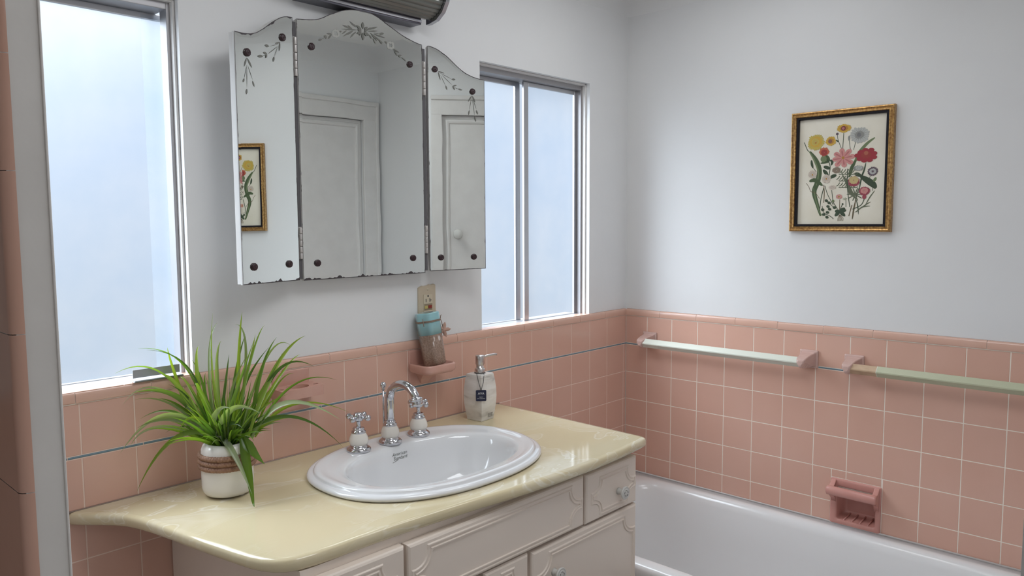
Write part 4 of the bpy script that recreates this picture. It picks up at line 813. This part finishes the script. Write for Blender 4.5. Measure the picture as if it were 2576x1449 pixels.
def panel(kind, s0, s1, zb0, zb1, top, leaves, ros, flowers=()):
    F_ = frame_of(kind); tp = smooth_top(top); tp[0] = (s0, tp[0][1]); tp[-1] = (s1, tp[-1][1])
    ol = [(s0, zb0), (s1, zb1)] + tp[::-1]
    mb = MB(); D = lambda p, d: [F_(a, b, d) for a, b in p]
    inner = [(min(max(a, s0 + .0095), s1 - .0095), max(b, min(zb0, zb1) + .0085)) for a, b in offset(ol, .0095)]
    mb.rings([D(ol, -.0060), D(ol, -.0022), D(offset(ol, .0008), -.0001)], 1, False, False, False)
    mb.rings([D(offset(ol, .0008), -.0001), D(inner, 0)], 0, False, False, False)
    mb.add(D(inner, 0), [list(t) for t in tessellate_polygon([[Vector((a, b, 0)) for a, b in inner]])])
    pn = mb.build('mirror_panel', [MIRROR, mat('white_edge_paint', (.70, .69, .68), .5)], tm)
    mb = MB(); bo = offset(ol, .0015); mb.rings([D(bo, -.0170 if kind != 'c' else -.030), D(bo, -.0062)], 0, True, True, False); mb.build('backing_board', TRIM, pn)
    # silvering worn away along the edges
    dn = dense(ol, .004); n = len(dn); rnd = random.Random({'c': 3, 'l': 8, 'r': 5}[kind]); wv = []
    ph = [rnd.uniform(0, 6) for _ in range(6)]
    for i, (a, b) in enumerate(dn):
        x = a * 60; nz = math.sin(x * 1.3 + ph[0]) + .7 * math.sin(x * 3.1 + ph[1]) + .5 * math.sin(x * 7 + ph[2]) + rnd.uniform(-.5, .5)
        bottom = b < zb0 + .006; zz_ = math.sin(b * 50 + ph[3]) + .8 * math.sin(b * 140 + ph[4]) + rnd.uniform(-.5, .5)
        if bottom: w_ = .0018 + max(0, nz) * (.0030 if kind != 'r' else .0004)
        elif b > (max(q[1] for q in tp) + min(q[1] for q in tp)) / 2 - .06 and abs(a - s0) > .004 and abs(a - s1) > .004: w_ = .0016 + (max(0, nz) * .0022 if kind == 'l' else max(0, nz) * .0004)
        else: w_ = .0010 + max(0, zz_ - .8) * .0009
        wv.append(w_)
    mb = MB(); A1 = []; B1 = []
    off = [offset(dn, d) for d in (.0, .001)]
    for i in range(n):
        a = Vector(off[0][i]); nn = (Vector(off[1][i]) - a); nn.normalize(); q = a + nn * wv[i]
        A1.append(F_(a.x, a.y, .0003)); B1.append(F_(q.x, q.y, .0003))
    mb.add(A1 + B1, [(i, (i + 1) % n, n + (i + 1) % n, n + i) for i in range(n)]); mb.build('worn_edge', OLD, pn, fixn=False)
    def leaf_mesh(L):
        for li, (bx, by, tx_, ty, w_) in enumerate(L):
            a = Vector((bx, by)) * 1e-4; b = Vector((tx_, ty)) * 1e-4; d = b - a; s_ = Vector((-d.y, d.x)).normalized() * (max(w_, 7) * 1e-4 * .72)
            pts = [a, a + d * .25 + s_ * .75, a + d * .55 + s_, a + d * .8 + s_ * .6, b, a + d * .8 - s_ * .6, a + d * .55 - s_, a + d * .25 - s_ * .75]
            mb.add([F_(p.x, p.y, .0004 + .00003 * li) for p in pts], [list(range(8))])
    mb = MB(); leaf_mesh(leaves); mb.build('etched_sprays', ETCH, pn, fixn=False)
    if flowers:
        mb = MB(); leaf_mesh(flowers); mb.build('etched_blossoms', ETCHW, pn, fixn=False)
    z3 = Vector(F_(0, 0, 1)) - Vector(F_(0, 0, 0)); first = None
    for s_, z_ in ros:
        c = Vector(F_(s_ * 1e-4, z_ * 1e-4, 0))
        if first is None:
            mb = MB(); mb.lathe([(.0080, -.001), (.0092, .001), (.0092, .0030), (.0080, .0050), (.0050, .0060), (.0042, .0050), (.0030, .0058), (.0001, .0060)], c, z3, 10); first = mb.build('rosette', ROS, pn); c0 = c
        else:
            o = first.copy(); col.objects.link(o); o.parent = pn; o.location = first.location + (c - c0)
    return pn
panel('c', -1.4705, -1.0700, .3402, .3385, C_TOP, C_LEAF, C_ROS, C_FLOWER)
panel('l', .0035, .2045, .3420, .3455, L_TOP, L_LEAF, L_ROS)
panel('r', .0035, .1830, .3425, .3445, R_TOP, R_LEAF, R_ROS)
for hx in (-1.4745, -1.0620):
    for z0, z1 in ((.845, .940), (.395, .475)):
        mb = MB(); n = 5
        for k in range(n):
            a = z0 + (z1 - z0) * k / n; b = a + (z1 - z0) / n - .0015
            mb.lathe([(.0035, a), (.0038, a + .001), (.0038, b - .001), (.0035, b)], (hx, YM + .001, 0), n=12)
        mb.box((hx - .006, YM + .003, z0), (hx + .006, YM + .005, z1)); mb.build('hinge', HINGE, tm)
    mb = MB(); mb.box((hx - .0046, YM + .0035, .345), (hx + .0046, YM + .012, .975)); mb.build('hinge_gap_strip', mat('dark_gap_shade', (.12, .115, .12), .8), tm)  # dark strip stands in for the shaded gap between mirror panels
mb = MB(); mb.box((-1.44, YM + .0295, .40), (-1.10, YW, .90)); mb.build('wall_cleat', TRIM, tm)

# ------------------------------------------------------------------ wall light over the mirror
wl = thing('wall_light', (-1.265, 0, 1.037), 'unlit chrome and fluted glass wall light above the mirror', 'wall light')
mb = MB(); mb.box((-1.455, -.041, 1.0375), (-1.075, YW, 1.205), .002); mb.build('wall_box', BOXM, wl); mb = MB(); mb.box((-1.455, -.044, 1.0420), (-1.076, -.041, 1.0495), .0008); mb.box((-1.470, -.0425, 1.055), (-1.058, -.036, 1.19), .001); mb.build('channel', CHROMED, wl)
LC = (-.045, 1.122)
mb = MB(); rs = []; nr = 190
for x in (-1.476, -1.052):
    rs.append([(x, LC[0] - (.066 + .0032 * abs(math.sin(13 * (PI * .42 + (PI * 1.16) * k / nr)))) * math.sin(PI * (.0 + k / nr) * 1.0) , LC[1] - (.066 + .0032 * abs(math.sin(17 * PI * k / nr))) * math.cos(PI * k / nr)) for k in range(nr + 1)])
mb.rings(rs, 0, False, False, True, closed=False); mb.build('fluted_diffuser', RIBG, wl)
for x0, x1 in ((-1.490, -1.477), (-1.051, -1.038)):
    mb = MB(); og = [(LC[0] - .079 * math.sin(a), LC[1] - .079 * math.cos(a)) for a in [PI * (k + .0) / 8 for k in range(9)]] + [(LC[0] + .012, LC[1] + .079), (LC[0] + .012, LC[1] - .079)]
    mb.rings([[(x, y, z) for y, z in og] for x in (x0, x1)], 0, True, True, False); mb.build('end_cap', CHROMED, wl)

# ------------------------------------------------------------------ ceramic holders on the tiles
h1 = thing('tumbler_holder', (-1.055, 0, .02), 'pink ceramic shelf tray on the tiles, holding the blue and brown candle', 'wall shelf')
mb = MB(); bx0, bx1 = -1.1100, -1.0030
bk = lambda i, y: [(p[0], y, p[1]) for p in rrect(bx0 + i, bx1 - i, .0045 + i, .1115 - i, .003, 0, 4)]
mb.rings([bk(0, .004), bk(0, -.001), bk(.002, -.003), bk(.006, -.0035)], 0, True, True, True); mb.build('backplate', PINKW, h1)
mb = MB(); t0, t1, ty = -1.1165, -.9965, -.094
def tr(i, z): return rrect(t0 + i, t1 - i, ty + i, .001, .022 if i < .02 else .012, z, 6)
mb.rings([tr(.020, .0455), tr(.006, .0480), tr(.001, .0530), tr(0, .058), tr(.0, .0700), tr(.001, .0735), tr(.0035, .0748), tr(.006, .0735), tr(.0075, .0690), tr(.010, .0660), tr(.030, .0655)], 0, True, True, True)
mb.build('tray', PINKW, h1)
mb = MB(); mb.rings([[(-1.056 - w_, y, z), (-1.056 + w_, y, z), (-1.056 + w_, .001, z), (-1.056 - w_, .001, z)] for w_, y, z in ((.012, -.008, .010), (.020, -.018, .024), (.034, -.045, .048))], 0, True, True, False); mb.build('bracket', PINKW, h1)
h2 = thing('toothbrush_holder', (-1.495, 0, .02), 'pink ceramic toothbrush and tumbler holder on the tiles behind the grass plant', 'toothbrush holder')
bx0, bx1 = -1.5480, -1.4410
mb = MB(); mb.rings([bk(0, .004), bk(0, -.001), bk(.002, -.003), bk(.006, -.0035)], 0, True, True, True); mb.build('backplate', PINKW, h2)
loops = [rrect(-1.556, -1.436, -.066, .001, .010, 0, 5), [(-1.496 + .030 * math.cos(2 * PI * k / 28), -.034 + .024 * math.sin(2 * PI * k / 28), 0) for k in range(28)]] + [[(x + .0075 * math.cos(2 * PI * k / 14), -.040 + .0055 * math.sin(2 * PI * k / 14), 0) for k in range(14)] for x in (-1.4465, -1.5455)]
zt2, zb2 = .0735, .0490; mb = MB()
for zz_ in (zt2, zb2): fill_holes(mb, [[(x, y) for x, y, _ in L] for L in loops], zz_)
for L in loops: mb.rings([[(x, y, z) for x, y, _ in L] for z in (zb2, zt2)], 0, False, False, True)
mb.build('holder_tray', PINKW, h2)

# ------------------------------------------------------------------ candle with a starfish
cd = thing('candle', (-1.050, -.045, .066), 'pale blue and brown sand layered candle tied with twine and a starfish', 'candle')
B0 = Vector((-1.053, -.0530, .0700)); ax = Vector((-.085, .115, 1)).normalized(); ea = Vector((1, 0, .075)).normalized(); eb = ax.cross(ea).normalized(); ea = eb.cross(ax).normalized()
def cring(h, k, r_=.0335):
    return [tuple(B0 + ax * h + (ea * math.cos(t) + eb * math.sin(t)) * r_ * k * (1 + .06 * math.cos(6 * t + .2))) for t in [2 * PI * i / 84 for i in range(84)]]
mb = MB(); mb.rings([cring(.001, .93), cring(.003, .985), cring(.02, .99), cring(.09, 1.015)], 0, True, True, True); mb.build('sand_layer', SAND, cd)
mb = MB(); mb.rings([cring(.0901, 1.015), cring(.13, 1.03), cring(.150, 1.035), cring(.1535, 1.01), cring(.1545, .9)], 0, True, True, True); mb.build('blue_wax', WAXB, cd)
mb = MB()
for dz in (.0, .003): mb.tube(cring(.128 + dz, 1.06) + cring(.128 + dz, 1.06)[:1], .0014, 6, cap=False)
kp = B0 + ax * .1295 + (ea * math.cos(-.35) + eb * math.sin(-.35)) * .0385
mb.tube([tuple(kp), tuple(kp + ea * .003 + ax * .008), tuple(kp + ea * .006 + ax * .010)], .0013, 6); mb.tube([tuple(kp), tuple(kp + ea * .003 - ax * .012), tuple(kp + ea * .004 - ax * .024)], .0012, 6)
k2 = B0 + ax * .1295 + (ea * math.cos(PI + .5) + eb * math.sin(PI + .5)) * .0385
mb.tube([tuple(k2 + ax * .010 - ea * .001), tuple(k2), tuple(k2 - ax * .012)], .0012, 6); mb.build('twine', TWINE, cd)
sc0 = B0 + ax * .0960 + (ea * math.cos(-.62) + eb * math.sin(-.62)) * .0400; sn = Vector((-.40, -.9, .05)).normalized(); s1_ = Vector((.9, -.40, -.1)).normalized(); s2_ = sn.cross(s1_) * -1
if s2_.z < 0: s2_ = -s2_
mb = MB(); pts = []
for k in range(20):
    a = 2 * PI * k / 20 + .15; r_ = (.0240, .0165, .0092, .0165)[k % 4]; pts.append(sc0 + (s1_ * math.sin(a) + s2_ * math.cos(a)) * r_)
top = sc0 + sn * .0065; mid = [sc0 + (p - sc0) * .55 + sn * .0042 for p in pts]
mb.rings([[tuple(p - sn * .001) for p in pts], [tuple(p + sn * .0012) for p in pts], [tuple(p) for p in mid]], 0, True, False, False)
mb.add([tuple(p) for p in mid] + [tuple(top)], [(i, (i + 1) % 20, 20) for i in range(20)]); mb.build('starfish', STAR, cd)

# ------------------------------------------------------------------ outlet
ol = thing('wall_outlet', (-1.032, 0, .17), 'beige safety wall outlet with red and yellow buttons, under the mirror', 'outlet')
mb = MB(); a0, a1 = -1.0665, -.9975
edge = [(a0, .150), (a1, .150), (a1 - .0005, .2975), (a1 - .008, .3005), (a1 - .018, .2990), (a1 - .026, .3005), (a1 - .034, .2975), (a1 - .046, .2965), (a0 + .016, .2975), (a0 + .006, .2945), (a0 + .001, .2915)]
mb.rings([[(x, y, z) for x, z in q] for q, y in ((edge, .0065), (edge, .003), (offset(edge, .0015), .0012), (offset(edge, .004), .0005))], 0, True, True, False); mb.build('cover_plate', BEIGE, ol)
mb = MB(); mb.box((-1.0475, -.0015, .176), (-1.0135, .003, .271), .0008); rc = mb.build('receptacle', BEIGE2, ol)
mb = MB(); mb.box((-1.0465, -.0020, .2235), (-1.0150, .0, .2435), .0005); mb.build('button_recess', mat('dark_beige', (.30, .24, .16), .5), rc)
mb = MB(); mb.box((-1.0450, -.0036, .2285), (-1.0335, .0, .2375), .001); mb.build('yellow_button', YEL, rc)
mb = MB(); mb.box((-1.0310, -.0036, .2290), (-1.0175, .0, .2385), .001); mb.build('red_button', RED, rc)
mb = MB()
mb.box((-1.0405, -.0018, .2480), (-1.0380, .0, .2580)); mb.build('slot', BLACK, rc)
mb = MB(); q = [(-1.0255, .248), (-1.0230, .248), (-1.0230, .2525), (-1.0180, .2525), (-1.0180, .2547), (-1.0230, .2547), (-1.0230, .259), (-1.0255, .259)]; mb.poly([(x, -.0018, z) for x, z in q], (0, 1, 0), .0015); mb.build('slot', BLACK, rc)
for za_, zb_ in ((.2630, .2685), (.2140, .2190)): mb = MB(); mb.box((-1.0335, -.0018, za_), (-1.0280, .0, zb_), .001); mb.build('ground_hole', BLACK, rc)
mb = MB(); mb.lathe([(.0001, .001), (.0028, .001), (.0030, 0), (.003, -.002)], (-1.031, .0002, .286), (0, -1, 0), 14); mb.build('screw', BEIGE2, ol)

# ------------------------------------------------------------------ potted grass
PCX, PCY = -1.737, -.135
pg = thing('potted_grass', (PCX, PCY, ZT), 'bushy artificial grass in a white glazed pot with braided brown bands, left of the basin', 'plant')
prof = [(.030, .0030), (.042, .0030), (.0485, .0060), (.0530, .0130), (.0548, .022), (.0552, .050), (.0548, .095), (.0535, .106), (.0500, .1140), (.0450, .1180), (.0410, .1188), (.0385, .1170), (.0375, .1120), (.037, .1060), (.0001, .1060)]
mb = MB(); mb.lathe(prof, (PCX, PCY, ZT), n=64)
for k in range(3):
    a = 2 * PI * k / 3 + .9; mb.lathe([(.0001, .0002), (.0045, .0002), (.005, .0015), (.0045, .0035)], (PCX + .036 * math.cos(a), PCY + .036 * math.sin(a), ZT), n=12)
mb.build('pot', POT, pg)
mb = MB(); mb.lathe([(.0376, .1070), (.030, .1085), (.015, .1105), (.0001, .111)], (PCX, PCY, ZT), n=32); mb.build('soil', SOIL, pg)
for bz in (.0695, .0810, .0925):
    mb = MB()
    for st in range(3):
        pts = []
        for i in range(181):
            t = 2 * PI * i / 180; p_ = 18 * t + 2 * PI * st / 3
            r_ = .0577 + .0016 * math.cos(2 * p_); pts.append((PCX + r_ * math.cos(t), PCY + r_ * math.sin(t), ZT + bz + .0034 * math.sin(p_)))
        mb.tube(pts, .0033, 7)
    mb.build('braided_band', WICK, pg)
mb = MB()
rg = random.Random(11)
GREENS = [(.095, .175, .026), (.15, .235, .035), (.065, .125, .030), (.21, .29, .045), (.13, .20, .06), (.05, .10, .025), (.17, .22, .10)]
def blade(p0, pm, pt, w_, c, seg=14, twist=0.0):
    p0, pm, pt = Vector(p0), Vector(pm), Vector(pt); ct = 2 * pm - .5 * (p0 + pt); eye = Vector((-.66, -.73, .2)); V = []; C_ = []
    tw = rg.uniform(-.7, .7)
    for i in range(seg + 1):
        t = i / seg; p = p0 * (1 - t) ** 2 + ct * 2 * t * (1 - t) + pt * t * t
        d = ((ct - p0) * (1 - t) + (pt - ct) * t).normalized(); s_ = d.cross(eye)
        s_ = s_.normalized() if s_.length > 1e-3 else Vector((1, 0, 0)); nn = s_.cross(d).normalized()
        s_ = (s_ * math.cos(tw * (1 - .4 * t)) + nn * math.sin(tw * (1 - .4 * t))).normalized(); nn = s_.cross(d).normalized()
        ww = w_ * .5 * max(.02, (min(1, .42 + t * 2.0)) * (1 - t ** 1.7))
        if p.x > -2.03 and p.y > -.62: p.z = max(p.z, ZT + .004 + ww * .5)
        V += [p - s_ * ww + nn * ww * .25, p - nn * ww * .15, p + s_ * ww + nn * ww * .25]; C_ += [c, tuple(x * 1.25 for x in c), c]
    mb.add([tuple(v) for v in V], [(i * 3 + k, i * 3 + k + 1, i * 3 + k + 4, i * 3 + k + 3) for i in range(seg) for k in (0, 1)], 0, True); mb.c += C_
for bi, b in enumerate(BLADES):
    v = [x * 1e-4 for x in b]; blade(v[0:3], v[3:6], v[6:9], v[9] * 1.35, (.30, .36, .26) if bi in (13, 16, 17, 29, 34, 35, 36) else rg.choice(GREENS))  # pale blades have their glossy sheen put into the leaf colour
for k in range(230):
    a = rg.uniform(0, 2 * PI); el = min(1.5, rg.gauss(1.0, .28)); L = rg.uniform(.075, .165); r0_ = rg.uniform(0, .026)
    b0 = Vector((PCX + r0_ * math.cos(a), PCY + r0_ * math.sin(a), ZT + .100)); d = Vector((math.cos(a) * math.cos(el), math.sin(a) * math.cos(el), math.sin(el)))
    tip = b0 + d * L - Vector((0, 0, .10 * L * math.cos(el))); md = b0 + d * L * .5 + Vector((0, 0, .012 * math.cos(el)))
    for q in (tip, md):
        if q.y > -.025: q.y = -.025 - rg.uniform(0, .01)
    blade(b0, md, tip, rg.uniform(.0035, .0098), rg.choice(GREENS), 8)
mb.build('foliage', LEAF, pg, fixn=False)
